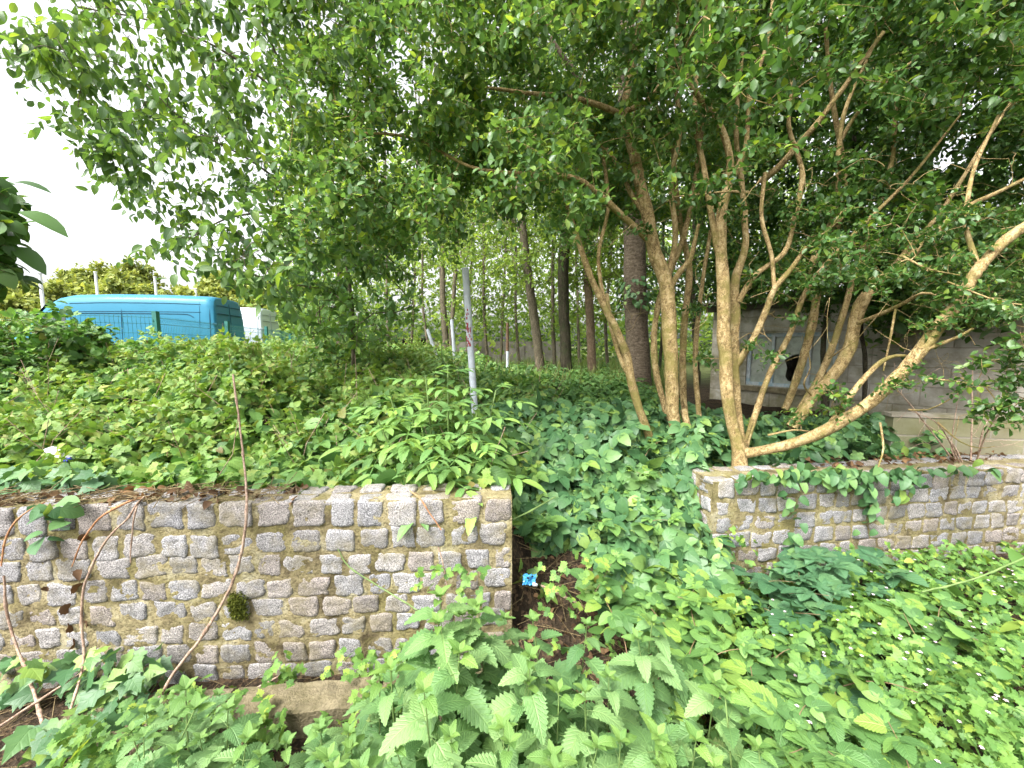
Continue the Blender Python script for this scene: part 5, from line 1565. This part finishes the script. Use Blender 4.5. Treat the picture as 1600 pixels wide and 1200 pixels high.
c0_ = np.stack([x, y, z], -1)
cv = np.stack([c0_ - dd, c0_ + np.array([0, 0, 0.008]), c0_ + dd], 1)
lt.tubes(cv, rgU.uniform(0.0009, 0.0024, (nt, 1)) * np.ones((1, 3)), 4, 1)
kind(lt.build("twig_and_leaf_litter", [M["dead_leaf"], M["twig"]]), "stuff")

b = Buf()
q = P(932, 903, 1.95)
scatter(b, oval(0.42, 7, 0.42, fold=0.12, droop=0.15), [q + np.array([0, -0.02, 0.03])], [(0.1, 0.1, -1)], [(0.1, -0.8, 0.6)], [0.055])
M["yellow_leaf"] = leaf_mat("yellow_leaf", [(0, (0.36, 0.33, 0.1)), (1, (0.42, 0.36, 0.12))], 0.3, 0.5, 0.3, veins=0.4)
tag(b.build("fallen_leaf", M["yellow_leaf"], base=q), "single yellow fallen leaf on the soil right of the blue wrapper", "leaf")


# ------------------------------------------------------------------ rubbish
def crumple(name, lab, cat, c, ex, ey, w, h, mat, seed, amp=0.012, nn=14):
    rg = np.random.default_rng(seed)
    u, v = np.meshgrid(np.linspace(-1, 1, nn), np.linspace(-1, 1, nn))
    ex, ey = unit(np.array(ex, float)), unit(np.array(ey, float))
    ez = np.cross(ex, ey)
    p = np.array([u.ravel() * w / 2, v.ravel() * h / 2, 0 * u.ravel()]).T
    d = noise3(p, 0.05, seed % 20) * amp + np.abs(noise3(p, 0.03, seed % 20 + 3)) * amp * 0.7
    bnd = np.maximum(np.abs(u), np.abs(v)).ravel() > 0.95
    p[:, :2] += rg.normal(0, 0.0025, (len(p), 2)) * bnd[:, None]
    front = c + p[:, 0:1] * ex + p[:, 1:2] * ey + d[:, None] * ez
    a = (np.arange(nn - 1)[:, None] * nn + np.arange(nn - 1)[None]).ravel()
    q = np.stack([a, a + 1, a + nn + 1, a + nn], -1)
    b = Buf()
    b.add(front, q)
    b.add(front - ez * 0.0015, q[:, ::-1])
    return tag(b.build(name, mat, base=c, smooth=False), lab, cat)


q = P(827, 909, 1.9) + np.array([0, 0, 0.012])
w_ = crumple("crumpled_wrapper", "crumpled bright blue wrapper on the soil against the wall end", "litter", q, (1, 0.2, -0.15), (0.1, 0.6, 0.8), 0.065, 0.048, M["blue_litter"], 5)
b = Buf()
for dx, dz, s_ in ((-0.014, 0.006, 0.013), (0.012, 0.014, 0.009)):
    scatter(b, oval(0.45, 4, 0.5, fold=0, droop=0), [q + np.array([dx, -0.016, dz + 0.012])], [(1, 0.2, -0.15)], [(0, -0.8, 0.6)], [s_])
b.build("printed_mark", M["black"], w_)
b = Buf()
b.box(q + np.array([0.028, -0.01, -0.022]), (0.012, 0, -0.004), (0, 0.003, 0.002), (0.002, 0.001, 0.006))
b.build("white_edge", M["white_plastic"], w_)
q = P(474, 1081, 1.66)
q[2] = max(q[2], 0.05)
crumple("crumpled_wrapper", "pale blue and white foil scrap at the wall foot above the concrete edging", "litter", q, (1, 0.1, 0.1), (0, 0.5, 0.85), 0.06, 0.04, M["pale_foil"], 9, 0.014)

# crushed plastic bottle lying in the brambles
q = P(92, 713, 2.25)
bt_ = thing("plastic_bottle", "crushed white plastic bottle with a blue cap lying in the brambles at the left", "bottle", q)
ax = unit(np.array([0.3, -0.05, -0.1]))
prof = [(-0.085, 0.02), (-0.08, 0.036), (-0.05, 0.042), (-0.02, 0.03), (0.01, 0.038), (0.03, 0.034), (0.045, 0.02), (0.055, 0.012), (0.066, 0.0115)]
b = Buf()
pp = np.array([q + ax * a for a, _ in prof])
b.tubes(catmull(pp, 0.008), np.interp(np.linspace(0, 1, len(catmull(pp, 0.008))), np.linspace(0, 1, len(prof)), [r for _, r in prof]), 14)
v = b.v[0]
b.v[0] = q + (v - q) * np.array([1.0, 0.9, 0.9]) + noise3(v, 0.05, 7)[:, None] * 0.011
b.build("body", M["white_plastic"], bt_)
b = Buf()
ce = q + ax * 0.07
b.tubes(np.array([ce - ax * 0.012, ce - ax * 0.0119, ce + ax * 0.011, ce + ax * 0.012, ce + ax * 0.0121]), np.array([0.001, 0.017, 0.017, 0.015, 0.001]), 14)
b.build("cap", M["blue_cap"], bt_)

# ------------------------------------------------------------------ poles in the undergrowth
for k, (pts, w, lab, part) in enumerate([
    ([(727, 420), (745, 690)], 10.5, "tall leaning grey white steel pole with flaking red marks beside the elder sapling", "tall"),
    ([(668, 515), (689, 578)], 5.0, "thin white pole tilted to the left beneath the trees", None),
    ([(706, 500), (713, 592)], 5.5, "thin upright white pole behind the tall grey one", None),
    ([(793, 505), (793, 592)], 4.6, "thin pole with a rusty upper half and white foot", "rust")]):
    d = (3.4, 7.0, 7.0, 8.2)[k]
    a, b_ = P(*pts[0], d), P(*pts[1], d)
    r = w / 2 * d / F
    ft = b_ + (b_ - a) / (b_[2] - a[2]) * (0.6 - b_[2])
    t_ = thing("steel_pole", lab, "pole", (ft[0], ft[1], 0.72))
    s = np.linspace(0, 1, 24)[:, None]
    path = a + (ft - a) * s
    b = Buf()
    if part == "rust":
        b.tubes(path[9:], r, 12)
        b.build("tube", M["white_pole"], t_)
        b = Buf()
        b.tubes(path[:10], r * 1.01, 12)
        b.build("rusty_upper_tube", M["rust"], t_)
    else:
        b.tubes(path, r, 14)
        b.build("tube", M["white_pole"], t_)
    up = unit(a - ft)
    b = Buf()
    b.tubes(np.array([a - up * 0.006, a - up * 0.005, a + up * 0.006, a + up * 0.0065]), np.array([0.8, 1.02, 1.0, 0.02]) * r, 12)
    b.build("end_cap", M["white_pole"] if part != "rust" else M["rust"], t_)
    if part == "tall":
        b = Buf()
        rg = np.random.default_rng(2)
        for z_, hh, ww in ((0.28, 0.10, 0.4), (0.36, 0.05, 0.8), (0.385, 0.035, 0.9), (0.42, 0.02, 0.5), (0.33, 0.03, 0.3)):
            c_ = a + (b_ - a) * z_
            for m_ in range(9):
                an = -1.9 + rg.uniform(-ww, ww)
                oo = np.array([math.cos(an), math.sin(an), 0])
                tt = np.array([-math.sin(an), math.cos(an), 0])
                cc = c_ + oo * (r + 0.0003) + np.array([0, 0, rg.uniform(-hh, hh)])
                b.box(cc, tt * rg.uniform(0.002, 0.006), oo * 0.0006, np.array([0, 0, rg.uniform(0.004, 0.014)]))
        b.build("red_marks", M["red_paint"], t_)
        b = Buf()
        c_ = P(743, 660, 3.4)
        b.tubes(np.array([c_ + (0, 0, -0.015), c_ + (0, 0, -0.0149), c_ + (0, 0, 0.015), c_ + (0, 0, 0.0151)]), np.array([r, r * 1.12, r * 1.12, r]), 14)
        b.build("collar", M["white_pole"], t_)

# ------------------------------------------------------------------ shed of concrete blocks
S0, S1 = np.array([3.3, 6.6, 0]), np.array([5.75, 3.1, 0])
SL = float(np.linalg.norm(S1 - S0))
su = (S1 - S0) / SL
sn = np.array([-su[1], su[0], 0])
if np.dot(sn, np.array([0, 0, 0]) - S0) < 0:
    sn = -sn
sz = np.array([0, 0, 1.0])
shed = thing("concrete_shed", "grey concrete block shed with a broken window behind the tan stemmed trees", "shed", (S0 + S1) / 2 + sz * 0.7)
W3 = lambda u, z, n=0.0: S0 + su * u + sz * z + sn * n


def wall_rect(buf, u0, u1, z0, z1, n=0.0, th=0.15):
    v = [W3(u0, z0, n), W3(u1, z0, n), W3(u1, z1, n), W3(u0, z1, n), W3(u0, z0, n - th), W3(u1, z0, n - th), W3(u1, z1, n - th), W3(u0, z1, n - th)]
    uv = [(u0, z0), (u1, z0), (u1, z1), (u0, z1)] * 2
    buf.add(v, [(0, 1, 2, 3), (5, 4, 7, 6), (4, 0, 3, 7), (1, 5, 6, 2), (3, 2, 6, 7), (4, 5, 1, 0)], uv=uv)


win = [(0.55, 1.68, 1.0, 1.78), (3.45, 4.1, 0.85, 1.85)]
ztop, zb = 2.22, 0.4
b = Buf()
ucuts = [0.0, win[0][0], win[0][1], win[1][0], win[1][1], SL]
for a0, a1 in ((0, 0.55), (1.68, 3.45), (4.1, SL)):
    wall_rect(b, a0, a1, zb, ztop)
for (u0, u1, z0, z1) in win:
    wall_rect(b, u0, u1, zb, z0)
    wall_rect(b, u0, u1, z1, ztop)
# far end and back walls
DEP = 3.2
E0, E1 = W3(0, zb, -0.15), W3(0, zb, -DEP)
b.add([E0, E1, E1 + sz * (ztop - zb), E0 + sz * (ztop - zb)], [(0, 1, 2, 3)], uv=[(0, 0), (DEP, 0), (DEP, 1.8), (0, 1.8)])
E2, E3 = W3(SL, zb, -0.15), W3(SL, zb, -DEP)
b.add([E2, E3, E3 + sz * (ztop - zb), E2 + sz * (ztop - zb)], [(3, 2, 1, 0)], uv=[(0, 0), (DEP, 0), (DEP, 1.8), (0, 1.8)])
b.add([E1, E3, E3 + sz * (ztop - zb), E1 + sz * (ztop - zb)], [(0, 1, 2, 3)], uv=[(0, 0), (SL, 0), (SL, 1.8), (0, 1.8)])
b.build("wall", M["block"], shed, smooth=False)
b = Buf()
ncor = 90
uu = np.linspace(-0.15, SL + 0.15, ncor)
vv = []
for n_, z_ in ((0.22, 2.26), (-DEP - 0.2, 2.75)):
    vv.append(np.array([W3(u_, z_ + 0.018 * math.sin(u_ * 2 * math.pi / 0.15), n_) for u_ in uu]))
vv = np.concatenate(vv + [vv[0] - sz * 0.012, vv[1] - sz * 0.012])
a = np.arange(ncor - 1)
b.add(vv, np.concatenate([np.stack([a, a + 1, a + 1 + ncor, a + ncor], -1), np.stack([a + 2 * ncor, a + ncor * 3, a + ncor * 3 + 1, a + 2 * ncor + 1], -1), np.stack([a, a + 2 * ncor, a + 2 * ncor + 1, a + 1], -1)]))
b.build("roof", M["asbestos"], shed)
b = Buf()
b.box(W3(SL / 2, 2.19, 0.03), su * (SL / 2 + 0.1), sn * 0.015, sz * 0.05)
b.build("fascia", M["asbestos"], shed, smooth=False)
b = Buf()
wall_rect(b, 0.45, 1.8, 0.915, 0.985, 0.05, 0.1)
b.build("window_sill", M["kerb"], shed, smooth=False)
fr = Buf()
u0, u1, z0, z1 = win[0]
for (a0, a1, c0_, c1_) in ((u0, u1, z1 - 0.05, z1), (u0, u1, z0, z0 + 0.05), (u0, u0 + 0.05, z0 + 0.05, z1 - 0.05), (u1 - 0.05, u1, z0 + 0.05, z1 - 0.05), (0.885, 0.92, z0 + 0.05, z1 - 0.05), (1.34, 1.375, z0 + 0.05, z1 - 0.05)):
    fr.box(W3((a0 + a1) / 2, (c0_ + c1_) / 2, -0.05), su * (a1 - a0) / 2, sn * 0.025, sz * (c1_ - c0_) / 2)
w1 = fr.build("window", M["blue_frame"], shed, smooth=False)
for (a0, a1) in ((u0 + 0.05, 0.885), (1.375, u1 - 0.05)):
    b = Buf()
    b.box(W3((a0 + a1) / 2, (z0 + z1) / 2, -0.055), su * (a1 - a0) / 2, sn * 0.003, sz * ((z1 - z0) / 2 - 0.05))
    b.build("pane", M["dirty_glass"], w1, smooth=False)
# the broken middle pane: a sheet with a jagged hole
hole = [(0.3, 0.2), (0.36, 0.5), (0.22, 0.78), (0.4, 0.86), (0.62, 0.95), (0.86, 1.0), (0.93, 0.8), (0.88, 0.5), (0.97, 0.3), (0.8, 0.08), (0.6, 0.02), (0.42, 0.05)]
hole = [(0.18 + 0.62 * x_, 0.04 + 0.6 * y_) for x_, y_ in hole]
ha = np.array(hole)
cen = ha.mean(0)
outer = []
for h_ in ha:
    dv = h_ - cen
    ts_ = [((1 if dv[i] > 0 else 0) - cen[i]) / dv[i] for i in (0, 1) if abs(dv[i]) > 1e-6]
    outer.append(cen + dv * min(ts_))
corners = [np.array(c) for c in ((0, 0), (1, 0), (1, 1), (0, 1))]
ang = lambda p: math.atan2(*(p - cen)[::-1])
allp = sorted([(ang(o), o, h) for o, h in zip(outer, ha)] + [(ang(c), c, None) for c in corners], key=lambda t: t[0])
# corners take the nearest hole point
ring = [(o, h if h is not None else ha[np.argmin([abs(math.atan2(math.sin(ang(x_) - an), math.cos(ang(x_) - an))) for x_ in ha])]) for an, o, h in allp]
to = lambda p, n=-0.052: W3(0.92 + 0.42 * p[0], z0 + 0.05 + (z1 - z0 - 0.1) * p[1], n)
b = Buf()
k_ = len(ring)
b.add([to(o) for o, h in ring] + [to(h) for o, h in ring], [(i, (i + 1) % k_, k_ + (i + 1) % k_, k_ + i) for i in range(k_)])
pb = b.build("broken_pane", M["dirty_glass"], w1, smooth=False)
pb["label"] = "dirty pane with a large jagged hole"
fr = Buf()
u0, u1, z0, z1 = win[1]
for (a0, a1, c0_, c1_) in ((u0, u1, z1 - 0.06, z1), (u0, u1, z0, z0 + 0.06), (u0, u0 + 0.06, z0 + 0.06, z1 - 0.06), (u1 - 0.06, u1, z0 + 0.06, z1 - 0.06)):
    fr.box(W3((a0 + a1) / 2, (c0_ + c1_) / 2, -0.05), su * (a1 - a0) / 2, sn * 0.03, sz * (c1_ - c0_) / 2)
w2 = fr.build("window", M["teal_frame"], shed, smooth=False)
b = Buf()
b.box(W3((u0 + u1) / 2, (z0 + z1) / 2, -0.07), su * ((u1 - u0) / 2 - 0.06), sn * 0.003, sz * ((z1 - z0) / 2 - 0.06))
b.build("pane", M["van_glass"], w2, smooth=False)

M["block_low"] = block_mat("mossy_block", (0.5, 0.52, 0.36))
q0, q1 = P(1392, 700, 3.3), P(1800, 700, 2.95)
lwall = kind(thing("block_wall", "low mossy concrete block wall between the short cobble wall and the shed", "wall", ((q0[0] + q1[0]) / 2, (q0[1] + q1[1]) / 2, 0.7)), "thing")
e_ = unit((q1 - q0) * np.array([1, 1, 0]))
n_ = np.array([e_[1], -e_[0], 0])
L_ = float(np.linalg.norm((q1 - q0)[:2]))
pt = lambda u, z, o: np.array([q0[0], q0[1], 0]) + e_ * u + n_ * o + sz * z
b = Buf()
v = [pt(0, 0.5, 0), pt(L_, 0.5, 0), pt(L_, 1.0, 0), pt(0, 1.0, 0), pt(0, 0.5, -0.1), pt(L_, 0.5, -0.1), pt(L_, 1.0, -0.1), pt(0, 1.0, -0.1)]
b.add(v, [(0, 1, 2, 3), (5, 4, 7, 6), (4, 0, 3, 7), (1, 5, 6, 2), (3, 2, 6, 7)], uv=[(0, .55), (L_, .55), (L_, 1.05), (0, 1.05)] * 2)
b.build("wall", M["block_low"], lwall, smooth=False)
b = Buf()
b.box(pt(L_ / 2, 1.02, -0.05), e_ * (L_ / 2 + 0.02), n_ * 0.058, sz * 0.015)
b.build("coping", M["block_low"], lwall, smooth=False)

# dead twiggy brush in front of the shed
t_ = thing("dead_shrub", "leafless pale twiggy shrub in front of the shed wall at the right", "shrub", (3.2, 3.3, 0.75))
sk = Skel(M["cane"], 71)
q0 = P(1500, 735, 2.85)
for k in range(7):
    e = P(1380 + 38 * k + rgU.normal(0, 10), 600 + rgU.normal(0, 45), 2.8 + rgU.normal(0, 0.15))
    sk.stem([(q0[0] + 0.02 * k, q0[1], 0.7, 0.006), tuple((q0 + e) / 2 + rgU.normal(0, 0.06, 3)) + (0.0045,), tuple(e) + (0.002,)], 5, world=True)
sk.grow(volume([(1370, 560), (1640, 540), (1680, 700), (1400, 720)], 2.5, 2.95, 60, rgU, 0.08), rmin=0.0012, rscale=0.003)
sk.buf.build("twigs", M["cane"], t_)

# ------------------------------------------------------------------ far boundary wall, hut and brush heap
a, c = P(640, 572, 17.5), P(880, 572, 16.5)
fwl = thing("boundary_wall", "low grey concrete panel wall at the far end of the plot", "wall", ((a + c) / 2 * np.array([1, 1, 0]) + np.array([0, 0, 0.7])))
e_ = unit((c - a) * np.array([1, 1, 0]))
n2 = np.array([e_[1], -e_[0], 0])
kind(fwl, "thing")
LL = np.linalg.norm((c - a)[:2])
npn = 4
for i in range(npn):
    m0 = a + e_ * (LL / npn * (i + 0.5))
    b = Buf()
    b.box(np.array([m0[0], m0[1], 1.15]), e_ * (LL / npn / 2 - 0.08), n2 * 0.04, np.array([0, 0, 0.62]))
    b.build("panel", M["far_wall"], fwl, smooth=False)
for i in range(npn + 1):
    m0 = a + e_ * (LL / npn * i)
    b = Buf()
    b.box(np.array([m0[0], m0[1], 1.18]), e_ * 0.07, n2 * 0.08, np.array([0, 0, 0.68]))
    b.build("post", M["far_wall"], fwl, smooth=False)
c = P(636, 560, 16)
hut = thing("dark_hut", "small dark flat topped hut half hidden under the far trees", "hut", (c[0], c[1], 0.7))
b = Buf()
b.box((c[0], c[1] + 0.5, 1.2), (0.55, 0, 0), (0, 0.5, 0), (0, 0, 0.62))
b.build("body", M["black"], hut, smooth=False)
b = Buf()
b.box((c[0], c[1] + 0.5, 1.86), (0.65, 0, 0), (0, 0.6, 0), (0, 0, 0.035))
b.build("roof", M["bark_dark"], hut, smooth=False)
c = P(745, 548, 16)
b = Buf()
pil = thing("branch_pile", "heap of dry grey branches beneath the trees before the dark hut", "brush heap", P(640, 572, 11.5) * np.array([1, 1, 0]) + np.array([0, 0, 0.7]))
b = Buf()
for i in range(90):
    c = P(rgW.uniform(585, 715), 566, rgW.uniform(10.6, 12.2))
    L = rgW.uniform(0.3, 0.9)
    an = rgW.uniform(0, 6.28)
    hz = rgW.uniform(0.75, 0.82) + 0.42 * rgW.random() * math.exp(-((c[0] + 2.9) / 0.7) ** 2)
    d2 = np.array([math.cos(an), math.sin(an), rgW.normal(0, 0.15)]) * L
    b.tubes(catmull([np.array([c[0], c[1], hz]) - d2, np.array([c[0], c[1], hz + rgW.uniform(0.0, 0.22)]), np.array([c[0], c[1], hz]) + d2], 0.12), rgW.uniform(0.008, 0.018), 5)
b.build("branches", M["cane"], pil)


# ------------------------------------------------------------------ vans
def van(name, label, C, head, paint, seam, L=5.9):
    h = unit(np.array([head[0], head[1], 0.0]))
    wv = np.array([-h[1], h[0], 0])
    if wv[1] < 0:
        wv = -wv
    C = np.array([C[0], C[1], 0.62])
    W = lambda l, w, z: C + h * l + wv * (w + 1.0) + sz * z  # w: -1 near side .. +1 far side
    t = thing(name, label, "van", C + h * L / 2 + wv)
    st = [(-0.02, 2.2, 0.9), (0.0, 2.5, 0.985), (0.06, 2.56, 1.0), (0.3, 2.6, 1), (1.5, 2.63, 1), (3.0, 2.62, 1), (4.0, 2.57, 1), (4.35, 2.48, 0.99), (4.65, 2.28, 0.98), (4.95, 1.95, 0.97), (5.2, 1.6, 0.97), (5.35, 1.38, 0.97), (5.7, 1.22, 0.95), (5.85, 1.05, 0.9), (5.92, 0.7, 0.85)]
    half = [(0.0, 0.97), (0.12, 1.0), (0.35, 1.01), (0.5, 1.0), (0.7, 0.965), (0.85, 0.925), (0.93, 0.875), (0.975, 0.78), (0.993, 0.62), (1.0, 0.4), (1.0, 0.0)]
    ringf = [(f, -g) for f, g in half] + [(f, g) for f, g in reversed(half[:-1])]
    b = Buf()
    vv = []
    for l, ht, ws_ in st:
        for f, g in ringf:
            z = 0.32 + (ht - 0.32) * f
            ll = l - (0.10 * max(0, f - 0.4) if l < 0.05 else 0) * -1.0
            vv.append(W(ll, g * ws_, z))
    k = len(ringf)
    q = [(r * k + i, (r + 1) * k + i, (r + 1) * k + i + 1, r * k + i + 1) for r in range(len(st) - 1) for i in range(k - 1)]
    b.add(vv, q)
    b.add([vv[i] for i in range(k)] + [W(0, 0, 1.2)], None, [(i, i + 1, k) for i in range(k - 1)])
    o_ = (len(st) - 1) * k
    b.add([vv[o_ + i] for i in range(k)] + [W(5.95, 0, 0.5)], None, [(i + 1, i, k) for i in range(k - 1)])
    body = b.build("body", paint, t)

    def side_w(z, ht=2.6):
        f = (z - 0.32) / (ht - 0.32)
        return -np.interp(f, [a_ for a_, _ in half], [g for _, g in half])

    def groove(pts, wd=0.02, rear=False):
        pts = np.array(pts, float)
        if rear:
            P3 = [W(-0.027 + (0.10 * max(0, (p[1] - 0.32) / 2.2 - 0.4)), p[0], p[1]) for p in pts]
        else:
            P3 = [W(p[0], side_w(p[1], np.interp(p[0], [s_[0] for s_ in st], [s_[1] for s_ in st])) - 0.002, p[1]) for p in pts]
        g_.tubes(catmull(P3, 0.15), wd / 2, 6)

    g_ = Buf()
    groove([(0.42, 2.3), (1.5, 2.32), (3.0, 2.31), (4.0, 2.27)], 0.025)
    groove([(0.42, 2.05), (1.6, 2.05), (3.0, 2.04), (3.9, 2.02)], 0.02)
    groove([(0.62, 1.88), (0.75, 1.96), (1.0, 1.985), (2.2, 1.985), (3.2, 1.98), (3.9, 1.97)], 0.03)
    groove([(0.16, 0.6), (0.15, 1.4), (0.16, 2.0), (0.17, 2.45)], 0.025)
    groove([(0.45, 0.8), (0.45, 1.5), (0.45, 2.2), (0.46, 2.47)], 0.012)
    groove([(2.62, 0.6), (2.62, 1.4), (2.62, 2.0), (2.63, 2.5)], 0.018)
    groove([(3.95, 0.6), (3.95, 1.4), (3.97, 2.1)], 0.02)
    groove([(0.3, 0.95), (1.5, 0.95), (3.9, 0.95)], 0.03)
    for w0 in (-0.78, 0.08):
        groove([(w0, 2.28), (w0 + 0.35, 2.3), (w0 + 0.68, 2.28)], 0.025, True)
        groove([(w0, 2.02), (w0 + 0.35, 2.03), (w0 + 0.68, 2.02)], 0.03, True)
    groove([(0, 0.5), (0, 1.4), (0, 2.4)], 0.02, True)
    g_.build("panel_seam", seam, body)
    b = Buf()
    for z in (0.85, 1.68):
        b.box(W(0.0, -0.985, z), h * 0.06, wv * 0.02, sz * 0.03)
    b.build("door_hinge", seam, t, smooth=False)
    b = Buf()
    b.box(W(-0.06, 0.12, 1.15), h * 0.02, wv * 0.08, sz * 0.03)
    b.build("door_handle", M["tyre"], t, smooth=False)
    for s_ in (-1, 1):
        b = Buf()
        b.box(W(-0.02, s_ * 0.93, 0.88), h * 0.025, wv * 0.06, sz * 0.2)
        b.build("tail_light", M["lamp_red"], t, smooth=False)
        b = Buf()
        b.box(W(5.78, s_ * 0.72, 0.95), h * 0.07, wv * 0.14, sz * 0.1)
        b.build("headlight", M["lamp_clear"], t, smooth=False)
        b = Buf()
        zz = [(4.1, 1.42), (4.95, 1.42), (4.72, 1.98), (4.1, 2.0)]
        b.add([W(l, s_ * (abs(side_w(z, 2.5)) + 0.006), z) for l, z in zz], [(0, 1, 2, 3)])
        b.build("window", M["van_glass"], t, smooth=False)
        for l in (0.95, 4.95):
            c_ = W(l, s_ * 0.9, 0.34)
            b = Buf()
            pr = [(-0.1, 0.2), (-0.1, 0.31), (-0.06, 0.345), (0.06, 0.345), (0.1, 0.31), (0.1, 0.2), (0.06, 0.19), (-0.06, 0.19), (-0.1, 0.2)]
            b.tubes(np.array([c_ + wv * a_ for a_, _ in pr]) + 1e-5 * np.arange(9)[:, None], np.array([r_ for _, r_ in pr]), 22)
            wh = b.build("wheel", M["tyre"], t)
            b = Buf()
            b.tubes(np.array([c_ + wv * s_ * a_ for a_ in (0.0, 0.05, 0.07, 0.071)]), np.array([0.2, 0.2, 0.17, 0.01]), 18)
            b.build("rim", M["rim"], wh)
    b = Buf()
    b.add([W(4.72, -0.8, 2.24), W(4.72, 0.8, 2.24), W(5.3, 0.88, 1.5), W(5.3, -0.88, 1.5)], [(0, 1, 2, 3)])
    b.build("windscreen", M["van_glass"], t, smooth=False)
    b = Buf()
    b.box(W(-0.06, 0, 0.42), h * 0.06, wv * 0.95, sz * 0.1)
    b.build("bumper", M["tyre"], t, smooth=False)
    return t


van("parked_van", "long blue high roofed panel van parked behind the green mesh fence", (-9.6, 13.0), (-0.985, -0.177), M["van_blue"], M["seam"])
van("parked_van", "white panel van parked behind the blue van, mostly hidden by foliage", (-10.6, 17.0), (-0.985, -0.177), M["van_white"], M["seam_grey"])

# fence
fe = thing("mesh_fence", "dark green welded mesh fence between the brambles and the blue van", "fence", (-6.2, 8.0, 0.7))
fp_ = [(-8.2, 4.35), (-5.75, 6.5), (-6.45, 9.1), (-7.1, 11.6), (-7.8, 14.1), (-8.5, 16.6)]
ZT = 2.1
for i, (x_, y_) in enumerate(fp_):
    b = Buf()
    b.box((x_, y_, 1.35), (0.035, 0, 0), (0, 0.035, 0), (0, 0, 0.79))
    b.box((x_, y_, 2.145), (0.038, 0, 0), (0, 0.038, 0), (0, 0, 0.006))
    b.build("post", M["fence_green"], fe, smooth=False)
for (a_, c_) in zip(fp_[:-1], fp_[1:]):
    a_, c_ = np.array([*a_, 0.0]), np.array([*c_, 0.0])
    L = np.linalg.norm(c_ - a_)
    e_ = (c_ - a_) / L
    nn_ = np.array([e_[1], -e_[0], 0])
    b = Buf()
    nb_ = int(L / 0.05)
    zf = [(0.62, 0), (0.95, 0), (1.0, 0.03), (1.05, 0), (1.5, 0), (1.55, 0.03), (1.6, 0), (1.95, 0), (2.0, 0.03), (2.05, 0), (2.08, 0)]
    path = np.array([[a_ + e_ * (0.05 * (j + 0.5)) + nn_ * o_ + sz * z_ for z_, o_ in zf] for j in range(nb_)])
    b.tubes(path, 0.003, 4)
    for z_ in (0.8, 0.95, 1.05, 1.25, 1.5, 1.6, 1.8, 1.95, 2.05):
        b.tubes(np.array([a_ + e_ * 0.04 + sz * z_, c_ - e_ * 0.04 + sz * z_]), 0.0035, 4)
    b.build("mesh_panel", M["fence_green"], fe)

# white columns beyond the vans
for k, (px_, top, w, d, lab) in enumerate([(62, 428, 5, 24, "white column left of the blue van roof"), (149, 426, 4, 26, "white column rising above the van's cab end"), (242, 434, 4, 28, "white column above the middle of the van roof"), (306, 452, 3.5, 32, "short grey white column above the rear of the van roof")]):
    q = P(px_, top, d)
    t_ = thing("lamp_column", lab, "column", (q[0], q[1], 0.7), "columns beyond the blue van")
    r = w / 2 * d / F
    b = Buf()
    b.tubes(np.array([[q[0], q[1], 0.5], [q[0], q[1], 1.8], [q[0], q[1], 1.85], [q[0], q[1], q[2]]]), np.array([r * 1.5, r * 1.5, r, r * 0.85]), 10)
    b.build("shaft", M["lamp_white"], t_)
    b = Buf()
    b.tubes(np.array([[q[0], q[1], q[2] - 0.01], [q[0], q[1], q[2]], [q[0], q[1], q[2] + 0.06], [q[0], q[1], q[2] + 0.065]]), np.array([r * 0.85, r * 1.15, r * 1.15, 0.002]), 10)
    b.build("cap", M["lamp_white"], t_)

# ------------------------------------------------------------------ light, sky, camera
SUN_EL, SUN_AZ = math.radians(52), math.radians(-138)  # azimuth from +Y towards +X
sdir = Vector((math.sin(SUN_AZ) * math.cos(SUN_EL), math.cos(SUN_AZ) * math.cos(SUN_EL), math.sin(SUN_EL)))
w = bpy.data.worlds.new("World")
sc.world = w
w.use_nodes = True
nt_ = w.node_tree
nt_.nodes.clear()
out = nt_.nodes.new("ShaderNodeOutputWorld")
bg = nt_.nodes.new("ShaderNodeBackground")
sky = nt_.nodes.new("ShaderNodeTexSky")
sky.sky_type = "NISHITA"
sky.sun_disc = False
sky.sun_elevation = SUN_EL
sky.sun_rotation = SUN_AZ
sky.air_density = 1.0
sky.dust_density = 6.0
sky.ozone_density = 1.0
hs = nt_.nodes.new("ShaderNodeHueSaturation")
hs.inputs["Saturation"].default_value = 0.12
nt_.links.new(sky.outputs[0], hs.inputs["Color"])
nt_.links.new(hs.outputs[0], bg.inputs[0])
nt_.links.new(bg.outputs[0], out.inputs[0])
bg.inputs[1].default_value = 0.15
sl = bpy.data.lights.new("sun", "SUN")
sl.energy = 1.2
sl.angle = math.radians(15)
sl.color = (1.0, 0.96, 0.88)
so = bpy.data.objects.new("sun", sl)
COL.objects.link(so)
so.rotation_euler = (-sdir).to_track_quat("-Z", "Y").to_euler()

cam = bpy.data.cameras.new("camera")
cam.sensor_width = 36
cam.lens = 36 * F / 1600
cam.clip_start = 0.02
cam.clip_end = 2000
co = bpy.data.objects.new("camera", cam)
COL.objects.link(co)
co.location = (0, 0, EYE)
co.rotation_euler = (math.pi / 2 - PITCH, 0, 0)
sc.camera = co
vs = sc.view_settings
vs.view_transform = "Standard"
vs.look = "None"
vs.exposure = 1.92
vs.gamma = 1.0
sc.render.engine = "CYCLES"
cy = sc.cycles
cy.max_bounces = 7
cy.diffuse_bounces = 4
cy.glossy_bounces = 2
cy.transmission_bounces = 3
cy.transparent_max_bounces = 4
cy.use_denoising = True
cy.caustics_reflective = False
cy.caustics_refractive = False
